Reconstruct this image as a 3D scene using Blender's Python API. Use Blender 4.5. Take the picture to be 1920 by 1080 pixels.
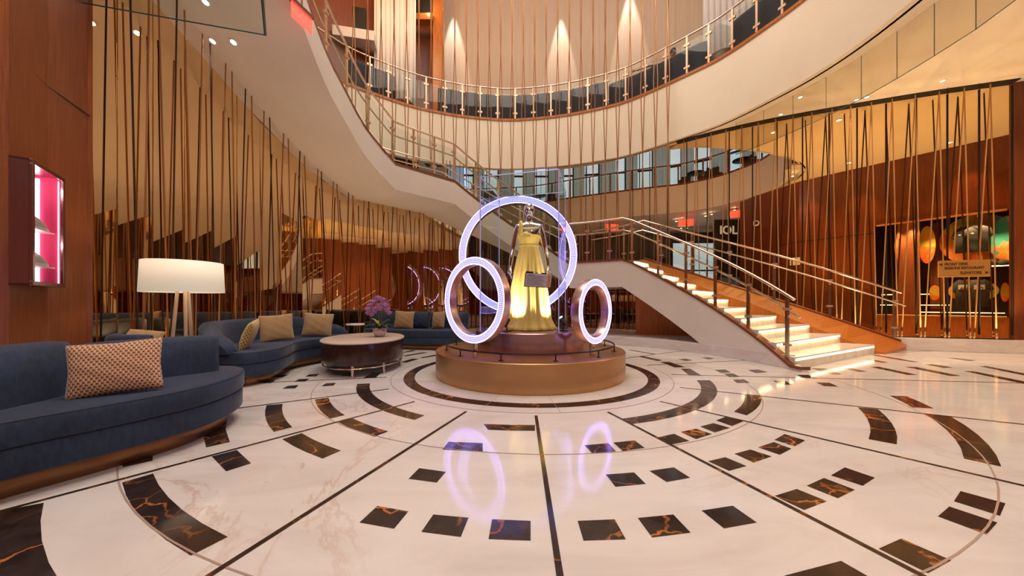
import bpy, bmesh, math, random
from math import sin, cos, pi, radians as R, atan2, hypot, degrees
from mathutils import Vector, Matrix
from mathutils.bvhtree import BVHTree
random.seed(7)
for o in list(bpy.data.objects): bpy.data.objects.remove(o, do_unlink=True)
S = bpy.context.scene
COL = S.collection

# ------------------------------------------------------------------ camera
F_PX, HY = 640.0, 569.0
cd = bpy.data.cameras.new('camera'); cam = bpy.data.objects.new('camera', cd); COL.objects.link(cam)
cam.location = (0, 0, 1.0); cam.rotation_euler = (R(90), 0, 0)
cd.sensor_width = 36; cd.lens = F_PX/1920*36; cd.shift_y = (HY-540)/1920; cd.clip_start = .05; cd.clip_end = 200
S.camera = cam
# ------------------------------------------------------------------ world, exposure, big lights
S.view_settings.view_transform = 'Standard'; S.view_settings.look = 'None'
S.view_settings.gamma = 1; S.view_settings.use_curve_mapping = False
S.view_settings.exposure = 0.0
w = bpy.data.worlds.new('world'); S.world = w; w.use_nodes = True
w.node_tree.nodes['Background'].inputs[0].default_value = (1.0, .74, .52, 1)
w.node_tree.nodes['Background'].inputs[1].default_value = .12
WARM = (1, .74, .48); NEUT = (1, .88, .84)
def look(o, d):
    o.rotation_euler = Vector(d).to_track_quat('-Z', 'Y').to_euler()
def area(name, loc, size, power, color=WARM, d=(0, 0, -1), size_y=None, spread=180):
    l = bpy.data.lights.new(name, 'AREA'); l.energy = power; l.color = color; l.size = size
    if size_y: l.shape = 'RECTANGLE'; l.size_y = size_y
    else: l.shape = 'DISK'
    l.spread = R(spread)
    o = bpy.data.objects.new(name, l); COL.objects.link(o); o.location = loc; look(o, d); return o
def spot(name, loc, to, power, ang=50, color=WARM, blend=.6, size=.04):
    l = bpy.data.lights.new(name, 'SPOT'); l.energy = power; l.color = color; l.spot_size = R(ang)
    l.spot_blend = blend; l.shadow_soft_size = size
    o = bpy.data.objects.new(name, l); COL.objects.link(o); o.location = loc
    look(o, Vector(to)-Vector(loc)); return o
def point(name, loc, power, color=WARM, size=.08):
    l = bpy.data.lights.new(name, 'POINT'); l.energy = power; l.color = color; l.shadow_soft_size = size
    o = bpy.data.objects.new(name, l); COL.objects.link(o); o.location = loc; return o
area('atrium_fill', (.4, 5.2, 13.2), 7, 860, (1, .89, .76))  # unseen broad area light added for the atrium's overhead lighting
for x_, y_, z_, w_, c_ in ((-2.2, -1.5, 5.5, 130, NEUT), (1.6, -2.0, 5.5, 130, NEUT), (-.4, -3.5, 5.5, 110, NEUT), (4.5, -2.0, 5.4, 130, NEUT), (-3.4, .9, 5.4, 90, NEUT),
        (7.6, 3.4, 5.4, 190, WARM), (9.6, 4.8, 5.4, 190, WARM), (7.8, 5.9, 5.4, 150, WARM), (10.5, 1.5, 5.4, 190, WARM), (7.4, .6, 5.4, 160, WARM)):
    spot('lobby_downlight', (x_, y_, z_), (x_, y_, 0), w_, 140, c_, .6, .10)
spot('left_wall_wash', (-3.45, 2.2, 5.3), (-4.35, 3.0, 3.2), 120, 60, (1, .62, .30), .9, .05)
for a_, b_ in (((1.2, 14.6, 5.4), (2.2, 19.4, 6.2)), ((5.0, 13.2, 5.4), (7.5, 17.2, 6.2)), ((7.2, 11.6, 5.3), (9.9, 14.8, 6.2))):
    spot('balcony_fill', a_, b_, 200, 120, (1, .70, .60), .9, .06)  # added spots without a fixture, brightening the far balcony fascia
for x_, y_, w_ in ((-4.55, 5.3, 42), (-4.5, 6.3, 42), (-4.2, 7.4, 42), (-3.5, 8.9, 34), (-2.2, 10.2, 34), (.2, 11.0, 26), (1.9, 10.7, 20)):
    spot('curb_uplight', (x_, y_, .24), (x_+.1, y_-.15, 4), w_, 110, (1, .68, .38), .9)
for x_, y_, w_ in ((9.7, 6.85, 45), (8.6, 7.2, 45), (7.5, 7.6, 45), (11.6, 8.9, 60), (10.4, 10.6, 60), (9.2, 8.6, 50), (9.7, 11.4, 60)):
    spot('right_uplight_fill', (x_, y_, .34), (x_-.1, y_-.2, 4), w_*3.2, 125, (1, .74, .40), .9)  # curb fixtures first; those behind the glass are added to brighten the ceiling
for x_, y_ in ((8.0, 9.3), (9.6, 8.8), (11.2, 8.6), (9.2, 11.0)):
    spot('gallery_downlight', (x_, y_, 5.4), (x_, y_, 0), 190, 120, (1, .70, .40), .7)
for x_, y_ in ((3.5, 17), (6.5, 19.6), (9.8, 17), (2, 20.5)):
    spot('hall_downlight', (x_, y_, 5.4), (x_, y_, 0), 200, 130, NEUT, .7)

# ------------------------------------------------------------------ pixel helpers
def P(px, py, Y): return Vector(((px-960)/F_PX*Y, Y, 1-(py-HY)/F_PX*Y))
def G(px, py):
    Y = F_PX/(py-HY); return Vector(((px-960)/F_PX*Y, Y))
def zat(py, Y): return 1-(py-HY)/F_PX*Y
def on_curve(px, c, last=True):
    k = (px-960)/F_PX; best = None
    for a, b in zip(c, c[1:]):
        da = a[0]-k*a[1]; db = b[0]-k*b[1]
        if da*db <= 0 and da != db:
            t = da/(da-db); best = tuple(a[i]+(b[i]-a[i])*t for i in range(len(a)))
            if not last: return best
    if best is None:
        best = min(c, key=lambda q: abs(q[0]/max(q[1], .1)-k))
    return best
def offset(c, d):
    """plan polyline moved to its left side by d"""
    out = []
    n = len(c)
    for i in range(n):
        a = Vector(c[max(i-1, 0)][:2]); b = Vector(c[min(i+1, n-1)][:2]); t = (b-a).normalized()
        out.append((c[i][0]-t.y*d, c[i][1]+t.x*d))
    return out
def catmull(p, k=4):
    out = []; n = len(p)
    for i in range(n-1):
        p0 = Vector(p[max(i-1, 0)]); p1 = Vector(p[i]); p2 = Vector(p[i+1]); p3 = Vector(p[min(i+2, n-1)])
        for j in range(k):
            t = j/k
            out.append(tuple(.5*((2*p1)+(p2-p0)*t+(2*p0-5*p1+4*p2-p3)*t*t+(3*p1-p0-3*p2+p3)*t**3)))
    out.append(tuple(p[-1])); return out
def closed(p, k=4):
    n = len(p); out = []
    for i in range(n):
        p0, p1, p2, p3 = [Vector(p[(i+q) % n]) for q in (-1, 0, 1, 2)]
        for j in range(k):
            t = j/k
            out.append(tuple(.5*((2*p1)+(p2-p0)*t+(2*p0-5*p1+4*p2-p3)*t*t+(3*p1-p0-3*p2+p3)*t**3)))
    return out
def resample(c, step):
    L = [0]
    for a, b in zip(c, c[1:]): L.append(L[-1]+(Vector(b)-Vector(a)).length)
    n = max(1, round(L[-1]/step)); out = []
    j = 0
    for i in range(n+1):
        s = L[-1]*i/n
        while j < len(L)-2 and L[j+1] < s: j += 1
        t = (s-L[j])/max(L[j+1]-L[j], 1e-9)
        out.append(tuple(Vector(c[j]).lerp(Vector(c[j+1]), min(1, t))))
    return out
def inset_poly(p, d):
    n = len(p); out = []
    ar = sum(p[i][0]*p[(i+1) % n][1]-p[(i+1) % n][0]*p[i][1] for i in range(n))
    s = 1 if ar > 0 else -1
    for i in range(n):
        a = Vector(p[i-1][:2]); b = Vector(p[(i+1) % n][:2]); t = (b-a).normalized()
        out.append((p[i][0]-t.y*d*s, p[i][1]+t.x*d*s))
    return out

# ------------------------------------------------------------------ materials
MT = {}
class NT:
    def __init__(s, name):
        s.m = bpy.data.materials.new(name); s.m.use_nodes = True; s.t = s.m.node_tree; s.n = s.t.nodes
        s.b = s.n['Principled BSDF']; MT[name] = s.m
    def add(s, ty, **k):
        x = s.n.new(ty)
        for a, v in k.items(): setattr(x, a, v)
        return x
    def set(s, node, key, v):
        if hasattr(v, 'is_output') or isinstance(v, bpy.types.NodeSocket): s.t.links.new(v, node.inputs[key])
        else: node.inputs[key].default_value = v
    def math(s, op, a, b=None, c=None):
        x = s.add('ShaderNodeMath', operation=op)
        for i, v in enumerate((a, b, c)):
            if v is not None: s.set(x, i, v)
        return x.outputs[0]
    def coord(s, out='Object', scale=(1, 1, 1), rot=(0, 0, 0)):
        tc = s.add('ShaderNodeTexCoord'); mp = s.add('ShaderNodeMapping')
        s.t.links.new(tc.outputs[out], mp.inputs[0]); mp.inputs['Scale'].default_value = scale; mp.inputs['Rotation'].default_value = rot
        return mp.outputs[0]
    def noise(s, vec, scale=5, detail=4, rough=.5, dist=0):
        x = s.add('ShaderNodeTexNoise'); s.set(x, 'Vector', vec); s.set(x, 'Scale', scale); s.set(x, 'Detail', detail)
        s.set(x, 'Roughness', rough); s.set(x, 'Distortion', dist); return x.outputs[0]
    def ramp(s, fac, stops, interp='LINEAR'):
        x = s.add('ShaderNodeValToRGB'); x.color_ramp.interpolation = interp
        e = x.color_ramp.elements
        while len(e) < len(stops): e.new(.5)
        for q, (p, c) in zip(e, stops):
            q.position = p; q.color = (*c, 1) if len(c) == 3 else c
        s.set(x, 0, fac); return x.outputs[0]
    def mix(s, f, a, b):
        x = s.add('ShaderNodeMix', data_type='RGBA')
        s.set(x, 0, f)
        for i, v in ((6, a), (7, b)):
            if isinstance(v, tuple): v = (*v, 1) if len(v) == 3 else v
            s.set(x, i, v)
        return x.outputs[2]
    def bump(s, h, st=.2, d=.01):
        x = s.add('ShaderNodeBump'); s.set(x, 'Height', h); s.set(x, 'Strength', st); s.set(x, 'Distance', d)
        s.t.links.new(x.outputs[0], s.b.inputs['Normal'])
    def fin(s, col=None, rough=None, metal=None, **k):
        if col is not None: s.set(s.b, 'Base Color', (*col, 1) if isinstance(col, tuple) else col)
        if rough is not None: s.set(s.b, 'Roughness', rough)
        if metal is not None: s.set(s.b, 'Metallic', metal)
        for a, v in k.items(): s.set(s.b, a.replace('_', ' '), v)
        return s.m
def plain(name, col, rough=.5, metal=0, **k): return NT(name).fin(col, rough, metal, **k)
def emit(name, col, st, base=(.8, .8, .8)):
    n = NT(name); return n.fin(base, .5, 0, Emission_Color=(*col, 1), Emission_Strength=st)
def wood(name, a, b, sc=1, rough=.35, rot=(0, 0, 0)):
    n = NT(name); c = n.coord('Object', (14*sc, 14*sc, .7*sc), rot)
    f = n.noise(c, 3, 6, .6, .4); c2 = n.coord('Object', (60*sc, 60*sc, 1.2*sc), rot); g = n.noise(c2, 3, 3)
    f = n.math('ADD', n.math('MULTIPLY', f, .6), n.math('MULTIPLY', g, .4))
    return n.fin(n.ramp(f, [(.3, a), (.68, b)]), rough, 0)
wood('wood_panel', (.17, .046, .017), (.37, .115, .040))
wood('wood_gallery', (.10, .022, .006), (.24, .058, .013))
wood('wood_orange', (.30, .075, .012), (.62, .20, .035), 1, .3, (0, R(90), 0))
wood('wood_cap', (.14, .04, .016), (.25, .075, .028), 1, .3)
wood('wood_dark', (.028, .010, .008), (.055, .018, .013), 1, .25)
n = NT('plaster'); c = n.coord(); n.fin(n.ramp(n.noise(c, 1.3, 3), [(.3, (.86, .74, .58)), (.7, (.90, .79, .64))]), .6)
n = NT('plaster_soffit'); c = n.coord(); n.fin(n.ramp(n.noise(c, 1.1, 3), [(.3, (.74, .67, .61)), (.7, (.80, .73, .66))]), .55)
n = NT('plaster_white'); c = n.coord(); n.fin(n.ramp(n.noise(c, 1.3, 3), [(.3, (.74, .68, .65)), (.7, (.80, .74, .71))]), .55)
n = NT('fabric_wall'); c = n.coord('Object', (38, 38, .15)); f = n.noise(c, 2, 3)
n.fin(n.ramp(f, [(.3, (.52, .38, .26)), (.7, (.66, .50, .35))]), .8); n.bump(f, .2)
n = NT('curtain_white'); n.fin((.85, .80, .76), .8)
n = NT('curtain_blue'); n.fin((.50, .60, .72), .8, 0, Emission_Color=(.45, .62, .9, 1), Emission_Strength=.28)  # emission paints a blue window glow into the cloth
# floor marbles
n = NT('marble_white'); c = n.coord('Object', (1, 1, 1), (0, 0, R(25)))
wv = n.noise(c, .55, 8, .62, 1.6); v1 = n.ramp(wv, [(.485, (0, 0, 0)), (.5, (1, 1, 1)), (.515, (0, 0, 0))])
c2 = n.coord('Object', (1, 3.2, 1), (0, 0, R(-28))); sm = n.noise(c2, 1.0, 6, .6, .8)
msk = n.ramp(n.noise(c, .35, 2), [(.5, (0, 0, 0)), (.64, (1, 1, 1))])
base = n.ramp(sm, [(.28, (.68, .63, .61)), (.5, (.77, .73, .71)), (.72, (.82, .79, .77))])
vm = n.math('MULTIPLY', n.math('MULTIPLY', v1, msk), .5)
n.fin(n.mix(vm, base, (.50, .30, .20)), .10, 0, Specular_IOR_Level=.55)
n = NT('marble_dark'); c = n.coord('Object')
nv = n.noise(c, 1.8, 5, .6, 0)
wm = n.add('ShaderNodeVectorMath', operation='MULTIPLY_ADD'); nc = n.add('ShaderNodeTexNoise'); n.set(nc, 'Vector', c); n.set(nc, 'Scale', 3.2); n.set(nc, 'Detail', 5)
n.set(wm, 0, nc.outputs[1]); wm.inputs[1].default_value = (.5, .5, .5); n.set(wm, 2, c)
vo = n.add('ShaderNodeTexVoronoi', feature='DISTANCE_TO_EDGE'); n.set(vo, 'Vector', wm.outputs[0]); n.set(vo, 'Scale', 3.0)
ln = n.ramp(vo.outputs[0], [(0, (1, 1, 1)), (.012, (.8, .8, .8)), (.03, (0, 0, 0))])
mk = n.ramp(n.noise(c, 2.3, 2), [(.45, (0, 0, 0)), (.62, (1, 1, 1))])
dk = n.ramp(n.noise(c, 9, 5, .7), [(.3, (.014, .009, .008)), (.75, (.060, .036, .028))])
n.fin(n.mix(n.math('MULTIPLY', ln, mk), dk, (.62, .20, .045)), .12, 0, Specular_IOR_Level=.5)
n = NT('marble_step'); c = n.coord('Object', (1, 4, 1), (0, 0, R(30)))
n.fin(n.ramp(n.noise(c, 2, 6, .6, .8), [(.3, (.66, .58, .50)), (.6, (.80, .74, .68))]), .2)
n = NT('marble_curb'); c = n.coord('Object', (1, 1, 3)); n.fin(n.ramp(n.noise(c, 2, 6, .6, .8), [(.3, (.66, .58, .58)), (.6, (.80, .75, .74))]), .25)
plain('joint_line', (.42, .30, .24), .4)
# metals, glass
def brushed(name, col, rough=.3, sc=(1, 1, 60)):
    n = NT(name); c = n.coord('Object', sc); f = n.noise(c, 4, 3)
    n.fin(n.mix(f, tuple(x*.82 for x in col), tuple(min(1, x*1.12) for x in col)), rough, 1.0); return n.m
brushed('bronze_plinth', (.62, .36, .17), .36)
brushed('bronze_mauve', (.50, .32, .34), .24, (25, 25, 1))
brushed('ring_metal', (.66, .46, .48), .26, (25, 25, 1))
brushed('champagne', (.78, .60, .44), .22, (1, 1, 30))
brushed('steel_warm', (.75, .60, .47), .20, (1, 1, 30))
brushed('bronze_kick', (.28, .14, .07), .3)
plain('brass', (.85, .60, .30), .18, 1)
plain('lamp_leg', (.72, .55, .38), .35)
plain('rope_bronze', (.42, .19, .075), .38, .55)
plain('rope_gold', (.58, .30, .11), .35, .5)
plain('rope_reflection', (.05, .022, .012), .5, .2)
plain('chrome', (.93, .93, .95), .04, 1)
plain('black_metal', (.018, .015, .018), .4, .4)
plain('black', (.008, .007, .008), .6)
plain('dark_hall', (.05, .03, .025), .5)
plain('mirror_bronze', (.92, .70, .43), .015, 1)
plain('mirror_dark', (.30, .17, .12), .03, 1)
plain('clamp', (.62, .42, .28), .35, .6)
def glass(name, tint, rmin=.04):
    n = NT(name); t = n.t; out = n.n['Material Output']
    tr = n.add('ShaderNodeBsdfTransparent'); tr.inputs[0].default_value = (*tint, 1)
    gl = n.add('ShaderNodeBsdfGlossy'); gl.inputs['Roughness'].default_value = .01
    lw = n.add('ShaderNodeFresnel'); geo = n.add('ShaderNodeNewGeometry'); mr = n.add('ShaderNodeMapRange'); mr.inputs[3].default_value = 1.45; mr.inputs[4].default_value = 1/1.45
    t.links.new(geo.outputs['Backfacing'], mr.inputs[0]); t.links.new(mr.outputs[0], lw.inputs[0])
    mx = n.add('ShaderNodeMixShader'); hf = n.math('MULTIPLY', lw.outputs[0], .38); t.links.new(hf, mx.inputs[0]); t.links.new(tr.outputs[0], mx.inputs[1]); t.links.new(gl.outputs[0], mx.inputs[2])
    t.links.new(mx.outputs[0], out.inputs[0]); n.m.name = name; return n.m
glass('glass_clear', (.93, .96, .95)); glass('glass_bronze', (.92, .80, .60)); glass('glass_baffle', (.90, .89, .85))
plain('glass_edge', (.02, .10, .10), .2)
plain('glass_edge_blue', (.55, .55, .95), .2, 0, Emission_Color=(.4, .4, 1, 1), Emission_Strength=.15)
# cloth
def velvet(name, a, b, sheen=.5):
    n = NT(name); c = n.coord('Object', (1, 1, .35)); f = n.noise(c, 45, 5, .7)
    g = n.noise(n.coord(), 3, 3)
    f2 = n.math('ADD', n.math('MULTIPLY', f, .6), n.math('MULTIPLY', g, .4))
    n.fin(n.ramp(f2, [(.32, a), (.66, b)]), .75, 0, Sheen_Weight=sheen, Sheen_Roughness=.4); n.bump(f, .15, .003); return n.m
velvet('velvet_blue', (.008, .015, .036), (.022, .050, .112), .18)
velvet('velvet_booth', (.006, .007, .016), (.020, .020, .038), .2)
plain('piping', (.03, .04, .07), .6)
def dotted(name, base, dot, light, nx, ny):
    n = NT(name); tc = n.add('ShaderNodeTexCoord'); sp = n.add('ShaderNodeSeparateXYZ'); n.t.links.new(tc.outputs['UV'], sp.inputs[0])
    v = n.math('MULTIPLY', sp.outputs[1], ny); row = n.math('FLOOR', v)
    u = n.math('ADD', n.math('MULTIPLY', sp.outputs[0], nx), n.math('MULTIPLY', n.math('MODULO', row, 2.0), .5))
    fu = n.math('SUBTRACT', n.math('FRACT', u), .5); fv = n.math('SUBTRACT', n.math('FRACT', v), .5)
    d = n.math('SQRT', n.math('ADD', n.math('POWER', n.math('MULTIPLY', fu, 1.0), 2.0), n.math('POWER', n.math('MULTIPLY', fv, .9), 2.0)))
    m1 = n.math('LESS_THAN', d, .21)
    fu2 = n.math('SUBTRACT', n.math('FRACT', n.math('ADD', u, .45)), .5)
    m2 = n.math('LESS_THAN', n.math('ABSOLUTE', fu2), .13)
    col = n.mix(m2, base, light); col = n.mix(m1, col, dot)
    n.fin(col, .8, 0, Sheen_Weight=.3); return n.m
dotted('pillow_orange', (.60, .29, .12), (.022, .014, .035), (.78, .58, .48), 19, 20)
dotted('pillow_tan', (.44, .27, .12), (.03, .018, .015), (.55, .38, .2), 19, 20)
dotted('pillow_gold', (.56, .38, .08), (.05, .03, .02), (.70, .55, .25), 15, 17)
# silk
n = NT('silk_yellow'); c = n.coord('Object', (1, 1, .2)); n.fin(n.ramp(n.noise(c, 14, 3), [(.3, (.80, .50, .10)), (.7, (.90, .66, .22))]), .38, 0, Sheen_Weight=.3)
# LED ring face
def led(name, rin, band, rows, N):
    n = NT(name); tc = n.add('ShaderNodeTexCoord'); sp = n.add('ShaderNodeSeparateXYZ'); n.t.links.new(tc.outputs['Object'], sp.inputs[0])
    x, y = sp.outputs[0], sp.outputs[1]
    r = n.math('SQRT', n.math('ADD', n.math('MULTIPLY', x, x), n.math('MULTIPLY', y, y)))
    a = n.math('ARCTAN2', y, x)
    u = n.math('SUBTRACT', n.math('FRACT', n.math('MULTIPLY', a, N/(2*pi))), .5)
    v = n.math('SUBTRACT', n.math('FRACT', n.math('MULTIPLY', n.math('SUBTRACT', r, rin), rows/band)), .5)
    d = n.math('SQRT', n.math('ADD', n.math('MULTIPLY', u, u), n.math('MULTIPLY', v, v)))
    mr = n.add('ShaderNodeMapRange'); n.set(mr, 0, d); n.set(mr, 1, .47); n.set(mr, 2, .25); n.set(mr, 3, 0.0); n.set(mr, 4, 1.0)
    col = n.mix(mr.outputs[0], (.05, .03, .40), (.55, .50, 1.0))
    st = n.math('ADD', n.math('MULTIPLY', mr.outputs[0], 1.9), 1.2)
    n.fin((.3, .3, .5), .4, 0, Emission_Color=col, Emission_Strength=st); return n.m
emit('led_edge', (.26, .18, 1), 20)
emit('strip_warm', (1, .78, .42), 7)
emit('lamp_glow', (1, .90, .72), 9)
emit('shade_glow', (1, .88, .62), .42, (.85, .80, .70))
emit('strip_white', (1, .84, .82), 4)
emit('exit_red', (1, .05, .03), 4.5, (.5, .02, .02))
emit('red_glass', (1, .09, .06), 1.6, (.8, .1, .1))
emit('daylight_pane', (.34, .55, 1.0), 1.25)
emit('white_sign', (.9, .95, .9), .35)
plain('pink', (.80, .045, .20), .6); plain('white_paint', (.82, .80, .78), .4); plain('text_dark', (.03, .015, .01), .5)
plain('sign_gold', (.60, .29, .07), .35, .35)
plain('plaque_grey', (.55, .52, .57), .5); plain('plaque_ink', (.16, .13, .16), .6); plain('plaque_orange', (.62, .26, .08), .5)
plain('shirt_black', (.015, .015, .018), .8); plain('shirt_grey', (.055, .048, .060), .8); plain('print_white', (.7, .7, .66), .6)
plain('stone_top', (.62, .52, .45), .25); plain('pot', (.55, .42, .40), .25, .6)
plain('leaf', (.03, .09, .02), .35); plain('leaf_gold', (.45, .32, .06), .5); plain('stem', (.14, .12, .05), .5); plain('orchid', (.42, .20, .46), .6); plain('orchid_heart', (.75, .12, .35), .5)
plain('skin', (.42, .22, .14), .5); plain('hair', (.012, .009, .008), .6); plain('cloth_grey', (.50, .46, .44), .8)
plain('shoe_fabric', (.50, .44, .38), .8); plain('shoe_sole', (.78, .70, .6), .6); plain('shoe_stripe', (.18, .14, .12), .6)
plain('leather_brown', (.10, .045, .025), .5); plain('purple', (.20, .08, .30), .7)
n = NT('oval_print'); c = n.coord('Object', (1, 1, 1)); f = n.noise(c, 1.1, 3, .5, 1.2)
n.fin(n.ramp(f, [(.32, (.04, .36, .24)), (.44, (.62, .55, .06)), (.52, (.90, .30, .02)), (.62, (.85, .12, .02)), (.7, (.9, .45, .05))]), .5, 0)
n = NT('oval_teal'); c = n.coord('Object', (1, 1, 1)); f = n.noise(c, 1.3, 3, .5, 1.2)
n.fin(n.ramp(f, [(.30, (.02, .32, .26)), (.52, (.05, .42, .34)), (.60, (.9, .30, .03)), (.7, (.75, .15, .03))]), .5, 0)

# ------------------------------------------------------------------ mesh helpers
class MB:
    def __init__(s): s.v = []; s.f = []; s.mi = []; s.uv = {}
    def add(s, vs, fs, mi=0):
        o = len(s.v); s.v += [tuple(v) for v in vs]
        for f in fs: s.f.append([o+i for i in f]); s.mi.append(mi)
        return o
    def box(s, c, size, rz=0, mi=0, M=None):
        x, y, z = [q/2 for q in size]
        vs = [Vector((a, b, d)) for d in (-z, z) for a, b in ((-x, -y), (x, -y), (x, y), (-x, y))]
        T = (M if M is not None else Matrix.Translation(c) @ Matrix.Rotation(rz, 4, 'Z'))
        s.add([T @ v for v in vs], [(3, 2, 1, 0), (4, 5, 6, 7), (0, 1, 5, 4), (1, 2, 6, 5), (2, 3, 7, 6), (3, 0, 4, 7)], mi); return s
    def tube(s, pts, r, n=8, mi=0, cap=True):
        pts = [Vector(p) for p in pts]; rr = r if isinstance(r, (list, tuple)) else [r]*len(pts)
        rings = []; up = Vector((0, 0, 1))
        t0 = (pts[1]-pts[0]).normalized(); ax = t0.cross(up)
        if ax.length < .05: ax = t0.cross(Vector((1, 0, 0)))
        ax.normalize()
        for i, p in enumerate(pts):
            a = pts[max(0, i-1)]; b = pts[min(len(pts)-1, i+1)]; t = (b-a).normalized()
            ax = (ax-t*ax.dot(t)).normalized(); bx = t.cross(ax)
            rings.append([p+(ax*cos(2*pi*k/n)+bx*sin(2*pi*k/n))*rr[i] for k in range(n)])
        vs = [v for q in rings for v in q]; fs = []
        for i in range(len(pts)-1):
            for k in range(n):
                k2 = (k+1) % n; fs.append((i*n+k, i*n+k2, (i+1)*n+k2, (i+1)*n+k))
        if cap: fs += [tuple(range(n-1, -1, -1)), tuple((len(pts)-1)*n+k for k in range(n))]
        s.add(vs, fs, mi); return s
    def lathe(s, prof, c=(0, 0, 0), n=32, mi=0, sx=1, sy=1, cap=True, rz=0):
        vs = []; fs = []
        for r, z in prof:
            for k in range(n):
                a = 2*pi*k/n; x, y = r*cos(a)*sx, r*sin(a)*sy
                vs.append((c[0]+x*cos(rz)-y*sin(rz), c[1]+x*sin(rz)+y*cos(rz), c[2]+z))
        for i in range(len(prof)-1):
            for k in range(n):
                k2 = (k+1) % n; fs.append((i*n+k, i*n+k2, (i+1)*n+k2, (i+1)*n+k))
        if cap: fs += [tuple(range(n-1, -1, -1)), tuple((len(prof)-1)*n+k for k in range(n))]
        s.add(vs, fs, mi); return s
    def loft(s, rings, close=False, capend=False, mi=0):
        n = len(rings[0]); vs = [v for q in rings for v in q]; fs = []
        for i in range(len(rings)-1):
            for k in range(n if close else n-1):
                k2 = (k+1) % n; fs.append((i*n+k, i*n+k2, (i+1)*n+k2, (i+1)*n+k))
        if capend: fs += [tuple(range(n-1, -1, -1)), tuple((len(rings)-1)*n+k for k in range(n))]
        s.add(vs, fs, mi); return s
    def slab(s, poly, z0, z1, mi=0):
        n = len(poly)
        from mathutils.geometry import tessellate_polygon
        tri = tessellate_polygon([[Vector((p[0], p[1], 0)) for p in poly]])
        vs = [(p[0], p[1], z0) for p in poly]+[(p[0], p[1], z1) for p in poly]
        fs = []
        for t in tri:
            a, b, c = [Vector(poly[i][:2]) for i in t]
            cr = (b-a).x*(c-a).y-(b-a).y*(c-a).x
            t = t if cr > 0 else (t[0], t[2], t[1])
            fs.append(tuple(i+n for i in t)); fs.append((t[2], t[1], t[0]))
        for i in range(n): j = (i+1) % n; fs.append((i, j, n+j, n+i))
        s.add(vs, fs, mi); return s
    def build(s, name, mat, parent=None, smooth=True, angle=40, bevel=0, recalc=True):
        me = bpy.data.meshes.new(name); me.from_pydata([tuple(v) for v in s.v], [], s.f)
        mats = mat if isinstance(mat, (list, tuple)) else [mat]
        for m in mats: me.materials.append(MT[m] if isinstance(m, str) else m)
        for p, i in zip(me.polygons, s.mi): p.material_index = i
        if recalc:
            bm = bmesh.new(); bm.from_mesh(me); bmesh.ops.recalc_face_normals(bm, faces=bm.faces); bm.to_mesh(me); bm.free()
        o = bpy.data.objects.new(name, me); COL.objects.link(o)
        if bevel:
            b = o.modifiers.new('b', 'BEVEL'); b.width = bevel; b.segments = 2; b.limit_method = 'ANGLE'; b.angle_limit = R(40)
        if smooth:
            me.polygons.foreach_set('use_smooth', [True]*len(me.polygons)); me.set_sharp_from_angle(angle=R(angle))
        if parent: o.parent = parent
        return o
def tag(o, label, cat, group=None):
    o['label'] = label; o['category'] = cat
    if group: o['group'] = group
    return o
def struct(o): o['kind'] = 'structure'; return o
def empty(name, label, cat, loc=(0, 0, 0), group=None, rz=0):
    o = bpy.data.objects.new(name, None); COL.objects.link(o); o.location = loc; o.rotation_euler.z = rz
    o.empty_display_size = .05
    return tag(o, label, cat, group)
def copy_tree(o, parent=None):
    c = o.copy(); COL.objects.link(c); c.parent = parent
    for ch in list(o.children): copy_tree(ch, c)
    return c
def wall_strip(poly, z0, z1, th=.08, closed_=False):
    """vertical wall along a plan polyline, thickness outward to the left"""
    m = MB(); q = offset(poly, th)
    zz0 = z0 if isinstance(z0, list) else [z0]*len(poly); zz1 = z1 if isinstance(z1, list) else [z1]*len(poly)
    rings = [[(a[0], a[1], l), (a[0], a[1], h), (b[0], b[1], h), (b[0], b[1], l)] for a, b, l, h in zip(poly, q, zz0, zz1)]
    m.loft(rings, True, True); return m
def text_mesh(name, body, size, mat, M, parent, align='CENTER', ext=.002, sx=1):
    cu = bpy.data.curves.new(name, 'FONT'); cu.body = body; cu.size = size; cu.extrude = ext; cu.offset = size*.018; cu.align_x = align; cu.align_y = 'CENTER'
    t = bpy.data.objects.new(name, cu); COL.objects.link(t)
    dg = bpy.context.evaluated_depsgraph_get(); me = bpy.data.meshes.new_from_object(t.evaluated_get(dg))
    bpy.data.objects.remove(t); o = bpy.data.objects.new(name, me); COL.objects.link(o)
    me.materials.clear(); me.materials.append(MT[mat]); o.parent = parent; o.matrix_local = M @ Matrix.Diagonal((sx, 1, 1, 1)); return o

# ------------------------------------------------------------------ floor
CX, CY = .256, 5.04
m = MB()
m.add([(-8, -6, 0), (17, -6, 0), (17, 26, 0), (-8, 26, 0)], [(0, 1, 2, 3)], 0)
def pol(p): return hypot(p[0]-CX, p[1]-CY), atan2(p[0]-CX, CY-p[1])   # angle 0 towards the camera
def unp(r, a): return (CX+r*sin(a), CY-r*cos(a))
def inlay(q, mi=1, z=.0012):
    pp = [pol(G(*c)) for c in q]; a = [p[1] for p in pp]
    for i in range(1, 4):
        while a[i]-a[0] > pi: a[i] -= 2*pi
        while a[i]-a[0] < -pi: a[i] += 2*pi
    n = max(1, int(abs(a[1]-a[0])/R(3)))
    o = []; 
    for i in range(n+1):
        t = i/n
        for j, (i0, i1) in enumerate(((0, 1), (3, 2))):
            r = pp[i0][0]*(1-t)+pp[i1][0]*t; an = a[i0]*(1-t)+a[i1]*t; x, y = unp(r, an); o.append((x, y, z))
    fs = [(2*i, 2*i+2, 2*i+3, 2*i+1) for i in range(n)]
    v = [Vector(o[k]) for k in fs[0]]
    if (v[1]-v[0]).cross(v[2]-v[0]).z < 0: fs = [f[::-1] for f in fs]
    m.add(o, fs, mi)
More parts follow.
